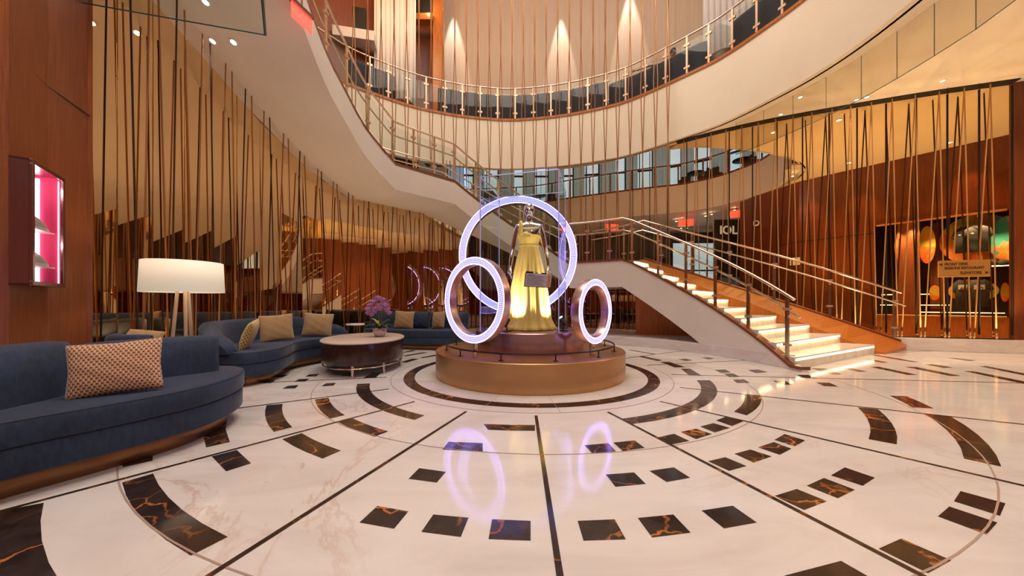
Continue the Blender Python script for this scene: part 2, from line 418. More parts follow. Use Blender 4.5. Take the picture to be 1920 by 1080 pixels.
TILES = [((500,760),(513.5,810),(548,801),(530,757.5)), ((529,823.5),(605,860),(639,845),(566,812.5)),
 ((591,749),(619,785),(646.5,778.5),(616,746)), ((634,791.5),(702.5,819),(728,809),(662.5,785)),
 ((670,720),(777.5,787.5),(796,779),(694,719)), ((915,806),(1003,808),(1003,797),(907,795)),
 ((830,843),(905,847),(905,831),(841,828.5)), ((766,898),(819,905),(836,885),(786,878)), ((674,980),(739,991.5),(766,959),(707.5,949)),
 ((790,997.5),(864,1007),(878.5,971),(812.5,965)), ((916,1011),(995,1014),(995,977),(922.5,974)),
 ((1094,1014),(1173.5,1011.5),(1152.5,974),(1083,977)), ((1222.5,1008),(1295,999),(1262.5,965),(1196,971.5)),
 ((1357.5,991),(1419,980),(1374,948.5),(1315.5,957.5)), ((1154,913),(1211,907.5),(1189,886),(1136,890)),
 ((1250,904),(1294,896),(1263.5,876.5),(1217.5,883)), ((1110,850),(1155,846.5),(1141,831),(1096,835)),
 ((1167.5,846),(1209,840),(1190,826),(1150,830)), ((1187,795),(1331,713),(1306,713),(1167,785)),
 ((1260,833.5),(1292.5,827),(1264,813.5),(1234,820)), ((1305,823.5),(1335,814),(1305,804),(1276,810)),
 ((1340,811),(1369,802.5),(1337.5,793.5),(1312.5,800)), ((1372.5,799),(1394,790),(1360,782),(1342.5,788.5)),
 ((1400,779),(1427.5,741),(1396,740),(1376,772)), ((1367,883),(1400,874),(1360,857.5),(1327.5,865)),
 ((1413,867.5),(1447,856),(1407,843),(1377,851)), ((1462,853),(1484,841.5),(1451,829),(1421,839)),
 ((1490,837),(1510,826),(1471,814),(1452,825)), ((1507.5,956.5),(1550.5,940),(1494,917),(1452.5,930)),
 ((1571,934.5),(1603,918.5),(1545,896.5),(1512.5,911)), ((1617.5,911),(1640.5,896),(1584,876.5),(1558,891.5)),
 ((1740,1075),(1783.5,1051),(1690,1010),(1647.5,1029)), ((1850,1002.5),(1870,980),(1780,950),(1758.5,968.5)),
 ((1875,967.5),(1885,944),(1801,921),(1788.5,940)), ((1681.5,833.5),(1646,767.5),(1607.5,763.5),(1628.5,823.5)),
 ((1877.5,875),(1784,782),(1735,777),(1807.5,860)), ((1751,766),(1700,743),(1668,742),(1711,764)),
 ((1580,1112),(1640,1088),(1577,1052),(1470,1080)), ((386.5,839),(383,809),(426,785),(431,829)),
 ((397,856),(424,884),(471,869),(444,844)), ((230,876),(231,860),(287,845),(286,864)),
 ((229,905),(358,1042),(427,1007),(287,888)), ((-90,975),(-40,1180),(118,1100),(82,943))]
TILES2 = [((1520,690.5),(1547,691),(1579,702),(1560,702)), ((1577,690),(1595,690),(1626,697),(1610,697)),
 ((1631,688),(1647,687.5),(1721,703),(1702,703)), ((1697,688),(1717,688),(1802,705),(1782,705)),
 ((1734,683.5),(1750,683),(1787,689),(1770,690)), ((1776,671),(1790,671),(1831,676),(1817,677)),
 ((1837,687),(1850,686.5),(1950,706),(1935,707)), ((1807,696),(1825,696),(1945,720),(1925,721)),
 ((1632,665.5),(1647,666),(1722,678.5),(1710,679)), ((1624,674),(1637,674.5),(1666,679.5),(1652,680)),
 ((1449.5,714),(1472.5,714.5),(1487,722),(1462.5,721)), ((1529.5,717),(1555,717.5),(1572,725),(1545,724)),
 ((1494,703),(1515,703),(1533,710),(1507.5,709)), ((1340,693.5),(1360,693),(1370,698),(1352,699.5)),
 ((1357,700.5),(1375,700.5),(1387.5,706.5),(1367.5,707)), ((1402.5,694),(1422,693),(1440,698),(1417,699.5)),
 ((1374,712),(1395,711.5),(1406.5,718),(1381.5,718)), ((1277,691.5),(1294,691.5),(1316,704.5),(1292,704)),
 ((1237,678.5),(1255,678.5),(1285,688.5),(1265,689)), ((1178,656.5),(1184,656),(1231,664),(1223,664.5)),
 ((1196,668.5),(1204,667.5),(1242,675.5),(1233,677)), ((1271.5,673.5),(1286,672.5),(1299,675.5),(1286,677)),
 ((1316,671),(1327,670),(1340,672),(1329,674)), ((529,729),(540,723.5),(560,722),(554,728.5)),
 ((602.5,724.5),(611,719),(630,718),(625,723.5)), ((551.5,716),(560,711),(580,710),(572.5,715.5)),
 ((572,706.5),(580,702),(599,701),(592.5,706)), ((486,718.5),(497.5,713.5),(517.5,712.5),(507.5,718.5)),
 ((512.5,708),(522.5,703),(541,702.5),(530,707.5)), ((681,709),(700,697.5),(716,697),(705,708)),
 ((754,661),(773,656.5),(780,657.5),(760,661)), ((755,667.5),(793,660.5),(803,661),(762,668)),
 ((786,671),(819,664.5),(820,667),(793,671.5)), ((751,679),(773,672.5),(786,673),(762,680)), ((640,705),(652,698),(668,698),(656,705))]
for q in TILES: inlay(q)
for q in TILES2:
    o = [(*G(*c), .0012) for c in q]; v = [Vector(k) for k in o]
    f = (0, 1, 2, 3) if (v[1]-v[0]).cross(v[2]-v[0]).z > 0 else (3, 2, 1, 0)
    m.add(o, [f], 1)
def ringstrip(r0, r1, mi, z, n=128):
    o = []
    for i in range(n):
        for r in (r0, r1): o.append((*unp(r, 2*pi*i/n), z))
    m.add(o, [(2*i, 2*i+1, 2*((i+1) % n)+1, 2*((i+1) % n)) for i in range(n)], mi)
ringstrip(1.628, 1.772, 1, .0012); 
for r in (1.93, 2.78, 3.98): ringstrip(r-.004, r+.004, 2, .0016)
for p in ((1050,1080),(392,1080),(1730,1080),(0,959),(435,767),(480,718),(1920,911),(1920,796),(1920,718.5),(1380,676.5),(1255,661),(800,654)):
    r, a = pol(G(*p)); d = Vector((sin(a), -cos(a))); nn = Vector((d.y, -d.x)); c0 = Vector((CX, CY))
    hw = .0135
    o = [c0+d*2.0-nn*hw, c0+d*2.0+nn*hw, c0+d*9+nn*hw, c0+d*9-nn*hw]; o = [(*q, .002) for q in o]
    v = [Vector(k) for k in o]; f = (0, 1, 2, 3) if (v[1]-v[0]).cross(v[2]-v[0]).z > 0 else (3, 2, 1, 0)
    m.add(o, [f], 1)
for k in range(16):
    a = 2*pi*k/16+.1; d = Vector((sin(a), -cos(a))); nn = Vector((d.y, -d.x)); c0 = Vector((CX, CY))
    o = [(*q, .0018) for q in (c0+d*1.35-nn*.002, c0+d*1.35+nn*.002, c0+d*1.93+nn*.002, c0+d*1.93-nn*.002)]
    m.add(o, [(3, 2, 1, 0)], 2)
struct(m.build('floor', ['marble_white', 'marble_dark', 'joint_line'], smooth=False, recalc=False))

# ------------------------------------------------------------------ plan curves
W = [(-4.85,3.78),(-4.95,4.3),(-5.03,4.9),(-5.05,5.5),(-5.05,6.1),(-4.95,6.9),(-4.7,7.8),(-4.2,8.8),(-3.4,9.9),(-2.3,10.75),(-1.0,11.35),(.3,11.6),(1.6,11.4),(2.8,10.95),(3.8,10.25),(5.08,9.25),(6.34,8.45),(8.56,7.5),(10.2,6.96)]
M_ = [(-5.2,8.6),(-4.6,9.5),(-3.87,10.1),(-3,10.67),(-1.9,11.1),(-1,11.3),(0,11.4),(1.4,11.2),(2.6,10.8),(3.6,10.25),(4.87,8.95),(5.3,8.35),(5.65,7.55),(5.9,6.8),(6.0,5.9),(5.9,4.8),(5.6,3.8),(5.0,2.5),(4,1.2),(2.5,.4)]
MS = catmull(M_, 5); WS = catmull(W, 3)
B2 = catmull([(-3,20.6),(.9,20.1),(3.5,18.9),(5,18.2),(6.84,17.4),(8.2,16.9),(8.9,16.4),(9.5,15.8),(9.95,14.9),(10.2,13.9),(9.95,12.5),(9.2,11.5)], 4)
DECK = 7.14; CEIL = 5.5

# mezzanine ring
m = MB(); q = offset(MS, .15)
m.loft([[(a[0], a[1], CEIL), (a[0], a[1], DECK-.05), (b[0], b[1], DECK-.05), (b[0], b[1], CEIL)] for a, b in zip(MS, q)], True, True)
struct(m.build('wall_mezzanine_fascia', 'plaster'))
q2 = offset(MS, -.03)
m = MB(); m.loft([[(a[0], a[1], DECK-.05), (a[0], a[1], DECK+.02), (b[0], b[1], DECK+.02), (b[0], b[1], DECK-.05)] for a, b in zip(q2, offset(MS, .2))], True, True)
struct(m.build('trim_1', 'wood_orange'))
U = catmull([(-8.5,9.5),(-6.5,12.0),(-5.0,13.2),(-3,14.0),(0,14.5),(2.5,14.1),(4.6,13.0),(6.6,11.3),(8.6,9.2),(9.7,6.5),(9.6,3),(7.5,0)], 4)
poly = offset(MS, .05)+list(reversed([(u[0], u[1]) for u in U]))
m = MB(); m.slab(poly, DECK-.12, DECK-.04); struct(m.build('floor_mezzanine', 'wood_dark', smooth=False))
# under-mezzanine ceiling on the right, in front of the glass wall
i0 = 28
inner = [p for p in MS if p[0] > 1.2 and True]
inner = MS[[i for i, p in enumerate(MS) if p[0] > 1.2][0]:]
wr = [p for p in WS if p[0] > 1.3]
poly = offset(inner, .1)+[(2.5,-5.5),(14,-5.5),(14,6.3),(10.3,6.93)]+list(reversed(offset(wr, .06)))
m = MB(); m.slab(poly, CEIL, CEIL+.1); struct(m.build('ceiling', 'plaster', smooth=False))
rim = [(10.35,13.6),(10.4,12.6),(9.9,11.5),(9.0,10.75),(8.0,10.3),(7.0,10.0),(6.0,9.85),(5.2,9.8),(4.6,9.95)]
wq = [p for p in offset(WS, .06) if p[0] > 4.3]
poly = rim+wq+[(11.5,6.6),(14.5,7.6),(13.7,9.1),(12.5,10.9),(11.0,12.9),(10.6,14)]
m = MB(); m.slab(poly, CEIL, CEIL+.1); struct(m.build('ceiling_gallery', 'plaster', smooth=False))
# rim of the second opening, a reflected ceiling edge built as geometry
m = MB(); rr = catmull(rim, 3); q = offset(rr, -.06)
m.loft([[(a[0], a[1], CEIL), (a[0], a[1], CEIL+1.3), (b[0], b[1], CEIL+1.3), (b[0], b[1], CEIL)] for a, b in zip(rr, q)], True, True)
struct(m.build('trim_2', 'plaster'))
# second balcony beyond the glass: mirror image of the mezzanine built as geometry
m = MB(); q = offset(B2, .15)
m.loft([[(a[0], a[1], CEIL), (a[0], a[1], 6.86), (b[0], b[1], 6.86), (b[0], b[1], CEIL)] for a, b in zip(B2, q)], True, True)
struct(m.build('wall_balcony_fascia', 'plaster_white'))
m = MB(); m.loft([[(a[0], a[1], 6.84), (a[0], a[1], 6.92), (b[0], b[1], 6.92), (b[0], b[1], 6.84)] for a, b in zip(offset(B2, -.03), offset(B2, .2))], True, True)
struct(m.build('trim_3', 'wood_cap'))
poly = offset(B2, .05)+[(11.5,11),(13.5,12),(14,16),(13,21),(8,25),(-3,25)]
m = MB(); m.slab(poly, 5.63, 5.70); struct(m.build('ceiling_balcony', 'plaster_white', smooth=False))
m = MB(); m.slab(poly, 6.75, 6.85); struct(m.build('floor_balcony', 'wood_dark', smooth=False))

# ------------------------------------------------------------------ outer walls
def panelled(name, poly, z0, z1, mat, step=1.6, th=.1):
    return struct(wall_strip(poly, z0, z1, th).build(name, mat, smooth=False))
WL = [(-4.3,1.3),(-4.12,2.8),(-4.38,3.2),(-4.62,3.74)]
m = wall_strip([(-3.5,-6),(-4.3,1.3),(-4.04,2.74)], 0, 6.6, .12)
for z0_, z1_ in ((0, 1.16), (2.18, 6.6)):
    q_ = wall_strip([(-4.04,2.74),(-4.38,3.22)], z0_, z1_, .12); m.add(q_.v, q_.f)
q_ = wall_strip([(-4.38,3.22),(-4.64,3.76)], 0, 6.6, .12); m.add(q_.v, q_.f)
struct(m.build('wall_left', 'wood_panel', smooth=False))
m = MB()
for (x, y), w_ in (((-4.375,3.19), .018), ((-4.10,2.77), .02)): m.box((x+.01, y-.008, 3.3), (w_, w_, 6.6), R(40))
def seam(a, b, za, zb):
    A = Vector((*a, za)); B = Vector((*b, zb)); m.tube([A, B], .006, 4)
seam((-4.085,2.79), (-4.37,3.2), 3.05, 3.05); seam((-4.375,3.2), (-4.62,3.74), 3.05, 3.05); seam((-4.28,1.3), (-4.09,2.78), 3.05, 3.05)
struct(m.build('trim_4', 'black', smooth=False))
m = MB(); m.box((-4.72, 3.76, 3.3), (.22, .06, 6.6), R(-20)); struct(m.build('trim_5', 'wood_panel', smooth=False))
struct(wall_strip([(13,6.0),(13,-6),(-3.5,-6)], 0, 5.6, -.1).build('wall_back', 'wood_panel', smooth=False))
struct(wall_strip([(10.22,6.95),(10.9,6.7),(13.2,6.0)], 0, 5.5, .1).build('wall_right', 'wood_gallery', smooth=False))
# gallery wood wall with shop window, modelling what the mirror reflects
WG = [(10.15,15.2),(10.2,14.2),(10.6,12.6),(11.35,11.55)]
WG2 = [(13.25,9.1),(13.9,8.1),(14.4,7.3)]
a_ = (11.75,11.05); b_ = (13.2,9.15)
struct(wall_strip(WG+[a_], 0, 5.5, .12).build('wall_gallery', 'wood_gallery', smooth=False))
m = wall_strip([a_, b_, (14.4,7.3)], 3.52, 5.5, .12); struct(m.build('wall_gallery_lintel', 'wood_gallery', smooth=False))
m = wall_strip([a_, b_, (14.4,7.3)], 0, .62, .12); struct(m.build('wall_gallery_base', 'wood_orange', smooth=False))
m = MB(); m.tube([(a_[0]-.02, a_[1]-.06, 3.5), (b_[0]-.02, b_[1]-.06, 3.5)], .03, 4); m.tube([(a_[0]-.02, a_[1]-.06, .64), (b_[0]-.02, b_[1]-.06, .64)], .02, 4)
struct(m.build('trim_6', 'wood_orange', smooth=False))
m = MB(); m.loft([[(10.1, 15.1, z), (10.56, 12.55, z), (11.3, 11.5, z), (11.7, 11.0, z)] for z in (3.25, 3.28)]); 
struct(m.build('trim_7', 'black', smooth=False))
# shop interior shell
sd = Vector((b_[0]-a_[0], b_[1]-a_[1], 0)).normalized(); sn = Vector((-sd.y, sd.x, 0))   # sn points away from the lobby
if sn.y < 0: sn = -sn
def shop(s, dpt, z):  # along wall s from a_, depth, height
    v = Vector((a_[0], a_[1], 0))+sd*s+sn*dpt; v.z = z; return v
SL = (Vector(b_)-Vector(a_)).length
m = MB(); m.slab([shop(-.8, 2.2, 0)[:2], shop(SL+2.2, 2.2, 0)[:2], shop(SL+2.2, 2.3, 0)[:2], shop(-.8, 2.3, 0)[:2]], 0, 4)
struct(m.build('wall_shop', 'dark_hall', smooth=False))
m = MB(); m.slab([shop(-.8, .13, 0)[:2], shop(SL+2.2, .13, 0)[:2], shop(SL+2.2, 2.2, 0)[:2], shop(-.8, 2.2, 0)[:2]], 3.95, 4.0)
struct(m.build('ceiling_shop', 'dark_hall', smooth=False))
# far lower hall, reflected in the mirror wall and built beyond it
struct(wall_strip([(-6,22),(3,22.5),(12.5,21.5),(12,15)], 0, 5.5, .1).build('wall_far_hall', 'dark_hall', smooth=False))
m = MB(); m.box((11.0, 20.8, 2.9), (2.6, .06, 3.6)); o = m.build('window_1', 'daylight_pane', smooth=False); struct(o)
m = MB()
for x in (9.7, 11.0, 12.3): m.box((x, 20.72, 2.9), (.10, .1, 3.7))
for z in (1.1, 3.0, 4.7): m.box((11.0, 20.72, z), (2.7, .1, .08))
o2 = m.build('window_frame', 'black_metal', o, smooth=False)
struct(wall_strip([(-9,9),(-9,22),(-6,22)], 0, 14, .1).build('wall_far_left', 'dark_hall', smooth=False))
# upper walls round the atrium
uw = [u for u in U if -3.4 < u[0] < 6.4 and u[1] > 9]
struct(wall_strip(uw, DECK-.04, 14.5, .1).build('wall_upper', 'fabric_wall'))
ul = [u for u in U if u[0] <= -3.0 and u[1] > 9]
struct(wall_strip(ul, DECK-.04, 14.5, .1).build('wall_upper_left', 'wood_gallery'))
ur = [u for u in U if u[0] >= 6.0]
struct(wall_strip(ur, DECK-.04, 14.5, .1).build('wall_upper_right', 'fabric_wall'))
m = MB(); m.box((1, 5, 14.6), (26, 24, .15)); struct(m.build('ceiling_atrium', 'plaster', smooth=False))
struct(wall_strip([(8,0),(8,-6),(-6,-6),(-7,3),(-8.5,9.5)], DECK, 14.5, -.1).build('wall_upper_back', 'fabric_wall', smooth=False))
m = MB(); m.slab([(-7.5,-6),(9.6,-6),(9.6,1.0),(3.6,1.0),(1.5,.2),(-1,.1),(-2.2,1.2),(-2.6,1.6),(-7.5,1.6)], 5.62, DECK); struct(m.build('ceiling_lobby', 'plaster', smooth=False))

# curb in front of mirror wall
cw = offset(WS, -.10)
i1 = [i for i, p in enumerate(cw) if p[0] > -1.6][0]
curb_l = [p for p in cw[i1:] if p[0] < 2.6]
near = [(-1.55,10.6),(0.4,10.9),(1.9,10.5),(2.35,8.3),(2.62,7.45),(3.0,6.6),(3.75,5.75),(4.25,5.2),(4.33,5.27),(3.6,6.3),(3.1,7.3)]
cc_ = lambda d, r=3.95: (CX+r*cos(R(d)), CY+r*sin(R(d)))
m = MB(); m.slab([cc_(5+5*i) for i in range(15)]+[(.9,9.6),(.2,10.5),(-1.6,10.75),(-1.0,11.2),(.3,11.5),(1.6,11.3),(2.8,10.85),(3.8,10.15),(4.9,9.25),(4.6,8.0),(4.5,6.8),(4.55,5.6),(4.4,5.3)], 0, .20)
struct(m.build('trim_8', 'marble_curb', smooth=False, bevel=.008))
rr_ = [(6.34,8.3),(8.56,7.36),(10.2,6.84),(13,5.9)]
m = wall_strip([(6.9,7.95),(7.6,7.68),(8.56,7.28),(10.2,6.76),(13,5.8)], 0, .26, .5); struct(m.build('trim_9', 'marble_curb', smooth=False, bevel=.008))

# ------------------------------------------------------------------ mirror facets and glass wall
facets = resample(WS, .5)
OZc = [(-4.9,4.0,5.5),(-5.0,4.74,5.25),(-5.05,5.3,5.1),(-5.05,5.9,4.92),(-4.97,6.65,4.63),(-4.7,7.8,4.12),(-4.2,8.8,3.72),(-2.75,10.35,3.74),(0.2,11.5,2.62),(1.9,11.2,1.78)]
def oz(x, y):
    best = min(range(len(OZc)-1), key=lambda i: min((Vector(OZc[i][:2])-Vector((x, y))).length+(Vector(OZc[i+1][:2])-Vector((x, y))).length, 99))
    a, b = OZc[best], OZc[best+1]; ab = Vector(b[:2])-Vector(a[:2]); t = max(0, min(1, (Vector((x, y))-Vector(a[:2])).dot(ab)/ab.length_squared))
    return a[2]+(b[2]-a[2])*t
gw1 = empty('glass_wall', 'bronze-tinted glass standing in for the mirror wall above the stairs, far balcony behind', 'glass wall'); gw2 = empty('glass_wall', 'tall bronze-tinted glass standing in for the mirror wall on the right behind the golden ropes', 'glass wall')  # glass replaces the mirror; its reflections are modelled as rooms behind
for i, (a, b) in enumerate(zip(facets, facets[1:])):
    a = Vector(a); b = Vector(b); c = (a+b)/2; L = (b-a).length; ang = atan2((b-a).y, (b-a).x)
    if c.x < -1.55 and c.y > 3:
        mm = MB(); mm.box((0, 0, 0), (L-.006, .02, 1)); h = oz(c.x, c.y)+.25 if c.y > 5 else 6.2
        o = mm.build('mirror_panel', 'mirror_bronze', smooth=False); o.location = (c.x, c.y, h/2); o.scale.z = h
        o.rotation_euler.z = ang-R(-1+12*max(0, min(1, (i-5)/5)))
        tag(o, 'tall bronze-tinted mirror panel behind the hanging ropes and blue sofas', 'mirror panel', 'bronze mirror panels of the left wall')
    elif c.x < 4.4:
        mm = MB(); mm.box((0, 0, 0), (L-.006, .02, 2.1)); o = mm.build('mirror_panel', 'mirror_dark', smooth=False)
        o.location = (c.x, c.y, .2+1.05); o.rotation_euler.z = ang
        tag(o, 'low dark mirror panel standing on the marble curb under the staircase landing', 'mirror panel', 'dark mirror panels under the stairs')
        mm = MB(); mm.box((0, 0, 0), (L-.004, .015, 3.2)); o = mm.build('glass_panel', 'glass_bronze', gw1, smooth=False)
        o.location = (c.x, c.y, 2.3+1.6); o.rotation_euler.z = ang
    else:
        mm = MB(); mm.box((0, 0, 0), (L-.006, .015, 5.24)); o = mm.build('glass_panel', 'glass_bronze', gw2, smooth=False)
        o.location = (c.x, c.y, .26+2.62); o.rotation_euler.z = ang
# dark seams between glass panes
m = MB()
for p in facets:
    if p[0] > -1.6: m.box((p[0], p[1], 2.9 if p[0] > 1.0 else 3.6), (.012, .03, 5.1 if p[0] > 1.0 else 3.7))
struct(m.build('trim_10', 'black', smooth=False))
m = MB(); s_ = [p for p in offset(WS, -.16) if p[0] > 4.2]
m.loft([[(a[0], a[1], CEIL-.02), (b[0], b[1], CEIL-.02), (b[0], b[1], CEIL+.02), (a[0], a[1], CEIL+.02)] for a, b in zip(s_, offset(s_, .2))], True, True)
s_ = [p for p in offset(WS, -.04) if p[0] > 6.0]; m.loft([[(a[0], a[1], .255), (b[0], b[1], .255), (b[0], b[1], .28), (a[0], a[1], .28)] for a, b in zip(s_, offset(s_, .08))], True, True)
struct(m.build('trim_11', 'black', smooth=False))

# ------------------------------------------------------------------ staircase, upper flight with curved soffit
def circ(deg, r=3.95): return (CX+r*cos(R(deg)), CY+r*sin(R(deg)))
K1 = [(-2.6,7.6,4.1),(-2.93,6.9,4.5),(-3.06,6.27,4.9),(-3.12,5.78,5.19),(-3.09,5.2,5.53),(-3.0,4.5,5.95),(-2.75,3.5,6.6),(-2.4,2.7,7.12)]
K2 = [(-3.75,8.65),(-4.2,7.6),(-4.45,6.6),(-4.5,5.9),(-4.5,5.1),(-4.4,4.2),(-4.2,3.0),(-3.7,2.0)]
KO = [(-4.2,8.8,3.72),(-4.7,7.8,4.12),(-4.97,6.65,4.63),(-5.05,5.9,4.92),(-5.05,5.3,5.1),(-5.0,4.74,5.22),(-4.75,3.9,5.4),(-4.5,2.6,5.75)]
O0, O1 = Vector((2.3,11.1,1.62)), Vector((-2.75,10.35,3.74))
FD = .56; TH0, TH1 = 72.0, 115.5
Ed, E2d, Od = [], [], []
for k in range(9):
    t = k/8; th_ = TH0+(TH1-TH0)*t
    Ed.append((*circ(th_), 2.03+2.04*t)); E2d.append(circ(th_, 5.35)); Od.append(tuple(O0.lerp(O1, t)))
for k in range(1, 5):
    t = k/5; Ed.append(tuple(Vector(Ed[8]).lerp(Vector(K1[0]), t))); E2d.append(tuple(Vector(E2d[8]).lerp(Vector(K2[0]), t))); Od.append(tuple(O1.lerp(Vector(KO[0]), t)))
Ed += [tuple(v) for v in catmull(K1, 5)]; E2d += [tuple(v) for v in catmull(K2, 5)]; Od += [tuple(v) for v in catmull(KO, 5)]
rings = []
for e, e2, o_ in zip(Ed, E2d, Od):
    e = Vector(e); f = e-Vector((0, 0, FD)); o_ = Vector(o_)
    r_ = [e, f]
    for t in (.06, .2, .4, .6, .8, 1): 
        q = f.lerp(o_, t); q.z -= .10*sin(pi*t)*1.0; r_.append(q)
    r_ += [o_+Vector((0, 0, .12)), Vector((e2[0], e2[1], e.z-.1)), Vector((e2[0], e2[1], e.z-.02))]
    rings.append(r_)
upper = empty('staircase', 'curving upper staircase with cream plaster underside rising to the left', 'staircase')
m = MB(); m.loft(rings, True, True); body = m.build('stair_body', 'plaster_soffit', upper, angle=32)
m = MB(); m.loft([[Vector(e)+Vector((0, 0, -.03)), Vector(e)+Vector((0, 0, .05)), Vector(e).lerp(Vector((e2[0], e2[1], e[2])), .05)+Vector((0, 0, .05))] for e, e2 in zip(Ed, E2d)], True, True)
for i, v in enumerate(m.v): pass
edge = m.build('edge_trim', 'wood_cap', upper); edge.location.z = 0
# push trim outward slightly
bm = bmesh.new(); bm.from_mesh(body.data); BV = BVHTree.FromBMesh(bm); bm.free()
def steps_mesh(N0, N1, z0, n, riser=.18, F0=None, F1=None, f=None):
    m = MB()
    for k in range(n):
        pass
    return m
# treads of the upper flight
m = MB()
def tread(a, a2, b, b2, z, th=.12):
    m.slab([a, a2, b2, b], z-th, z)
for k in range(12):
    t, t2 = k/12, (k+1)/12
    a, b = circ(TH0+(TH1-TH0)*t, 4.02), circ(TH0+(TH1-TH0)*t2, 4.02); a2, b2 = circ(TH0+(TH1-TH0)*t, 5.33), circ(TH0+(TH1-TH0)*t2, 5.33)
    tread(a, a2, b, b2, 2.02+(k+1)*.17)
m.build('treads', 'marble_step', upper, smooth=False)

# lower flight ---------------------------------------------------------
lower = empty('staircase', 'broad lower staircase with glowing step edges descending to the marble floor', 'staircase')
NS, RI, TA, TB_ = 11, .184, 1.7, 52.2
FC = [(7.2,6.78),(6.83,7.10),(6.40,7.34),(5.90,7.62),(5.40,7.88),(5.10,8.05),(4.86,8.18),(4.50,8.36),(4.16,8.52),(3.83,8.64),(3.49,8.72),(3.2,8.85)]
def Nk(k): return Vector(circ(TA+(k-1)*4.75, 4.02))
def Fk(k): return Vector(FC[k-1])
m = MB(); ms = MB()
for k in range(1, NS+1):
    a, b, c, d = Nk(k), Fk(k), Fk(k+1), Nk(k+1)
    e = (b-a).normalized(); bk_ = Vector((-e.y, e.x))*.02
    m.slab([a, b, c+bk_, d+bk_], max(0, (k-2)*RI), k*RI)
    nn = Vector((e.y, -e.x)); nn = nn if nn.y < 0 else -nn
    a1 = a+e*.03; b1 = b-e*.03
    ms.slab([a1+nn*.004, b1+nn*.004, b1-nn*.002, a1-nn*.002], k*RI-.055, k*RI-.027)
treads = m.build('treads', 'marble_step', lower, smooth=False)
s1 = ms.build('step_light', 'strip_warm', lower, smooth=False); s1['label'] = 'glowing warm strip under each step edge'
for k in range(2, NS+1):
    a, b = Nk(k), Fk(k); c = (a+b)/2; v = b-a
    nn = Vector((v.y, -v.x)).normalized(); nn = nn if nn.y < 0 else -nn
    l = area('step_glow', (c.x+nn.x*.03, c.y+nn.y*.03, k*RI-.05), v.length*.9, 2.0, (1, .68, .33), (nn.x, nn.y, -.9), .03)
    l.rotation_euler = Matrix((Vector((v.x, v.y, 0)).normalized(), Vector((nn.x, nn.y, -.9)).normalized().cross(Vector((v.x, v.y, 0)).normalized()), -Vector((nn.x, nn.y, -.9)).normalized())).transposed().to_euler()
# curved near side wall standing on the curb
TS = [-1.2, 1.7, 4.9, 5.0]+[5+(27.3-5)*i/6 for i in range(1, 7)]+[27.3+(53.0-27.3)*i/8 for i in range(1, 9)]+[57, 62, 67, 72]
def ztop(t): return min(2.03, max(.03, .03+.0398*(t-TA)))
def zbot(t):
    if t < 5: return 0
    if t <= 27.3: return min(.20, ztop(t)-.02)
    return min(1.40, .20+(t-27.3)*1.20/25.7)
m = MB(); m.loft([[(*circ(t, 3.955), min(zbot(t), ztop(t)-.02)), (*circ(t, 3.955), ztop(t)), (*circ(t, 4.05), ztop(t)), (*circ(t, 4.05), min(zbot(t), ztop(t)-.02))] for t in TS], True, True)
m.build('side_wall', 'plaster_white', lower, angle=30)
m = MB(); m.loft([[(*circ(t, 3.94), ztop(t)), (*circ(t, 3.94), ztop(t)+.05), (*circ(t, 4.08), ztop(t)+.05), (*circ(t, 4.08), ztop(t))] for t in TS], True, True)
m.build('edge_trim', 'wood_cap', lower, angle=30)
m = MB(); m.slab([circ(t, 4.03) for t in (49.5, 53, 57, 62, 67, 72)][::1]+[circ(72, 5.3), (2.6, 10.5), (3.2, 9.7), (3.55, 9.0), (3.5, 8.72)], 1.41, 2.024)
m.build('landing', 'marble_step', lower, smooth=False)
# soffit slab under the flight
m = MB(); m.loft([[(*circ(t, 4.04), zbot(t)+.03), (*Fk(min(12, max(1, round((t-TA)/4.75)+1))), zbot(t)+.03)] for t in (27.3, 32, 37, 42, 47, 52)]); o = m.build('underside', 'plaster_white', lower, smooth=False); o.modifiers.new('s', 'SOLIDIFY').thickness = .02
# wood slope beside far tread ends
GC = resample(catmull([(8.3,7.28),(7.3,7.50),(6.5,7.75),(5.75,8.08),(5.0,8.52),(4.3,8.98),(3.6,9.32)], 4), .45)
FC2 = resample([tuple(v) for v in FC], .1)
m = MB(); rings = []; nG = len(GC)
for i in range(nG):
    t = i/(nG-1); f = FC2[min(len(FC2)-1, round(t*(len(FC2)-1)))]; g = GC[i]; z = t*2.03
    rings.append([(f[0], f[1], 0), (f[0], f[1], z+.07), (g[0], g[1], z+.18), (g[0]+.05, g[1]+.08, z+.18), (g[0]+.05, g[1]+.08, 0)])
rings.insert(0, [(7.35, 6.72, 0), (7.35, 6.72, .02), (8.42, 7.26, .10), (8.47, 7.33, .10), (8.47, 7.33, 0)])
m.loft(rings, True, True); m.build('side_slope', 'wood_orange', lower, smooth=False)
m = MB(); m.tube([(g[0]+.01, g[1]+.02, i/(nG-1)*2.03+.20) for i, g in enumerate(GC)], .033, 4); m.build('edge_trim', 'wood_cap', lower, smooth=False)

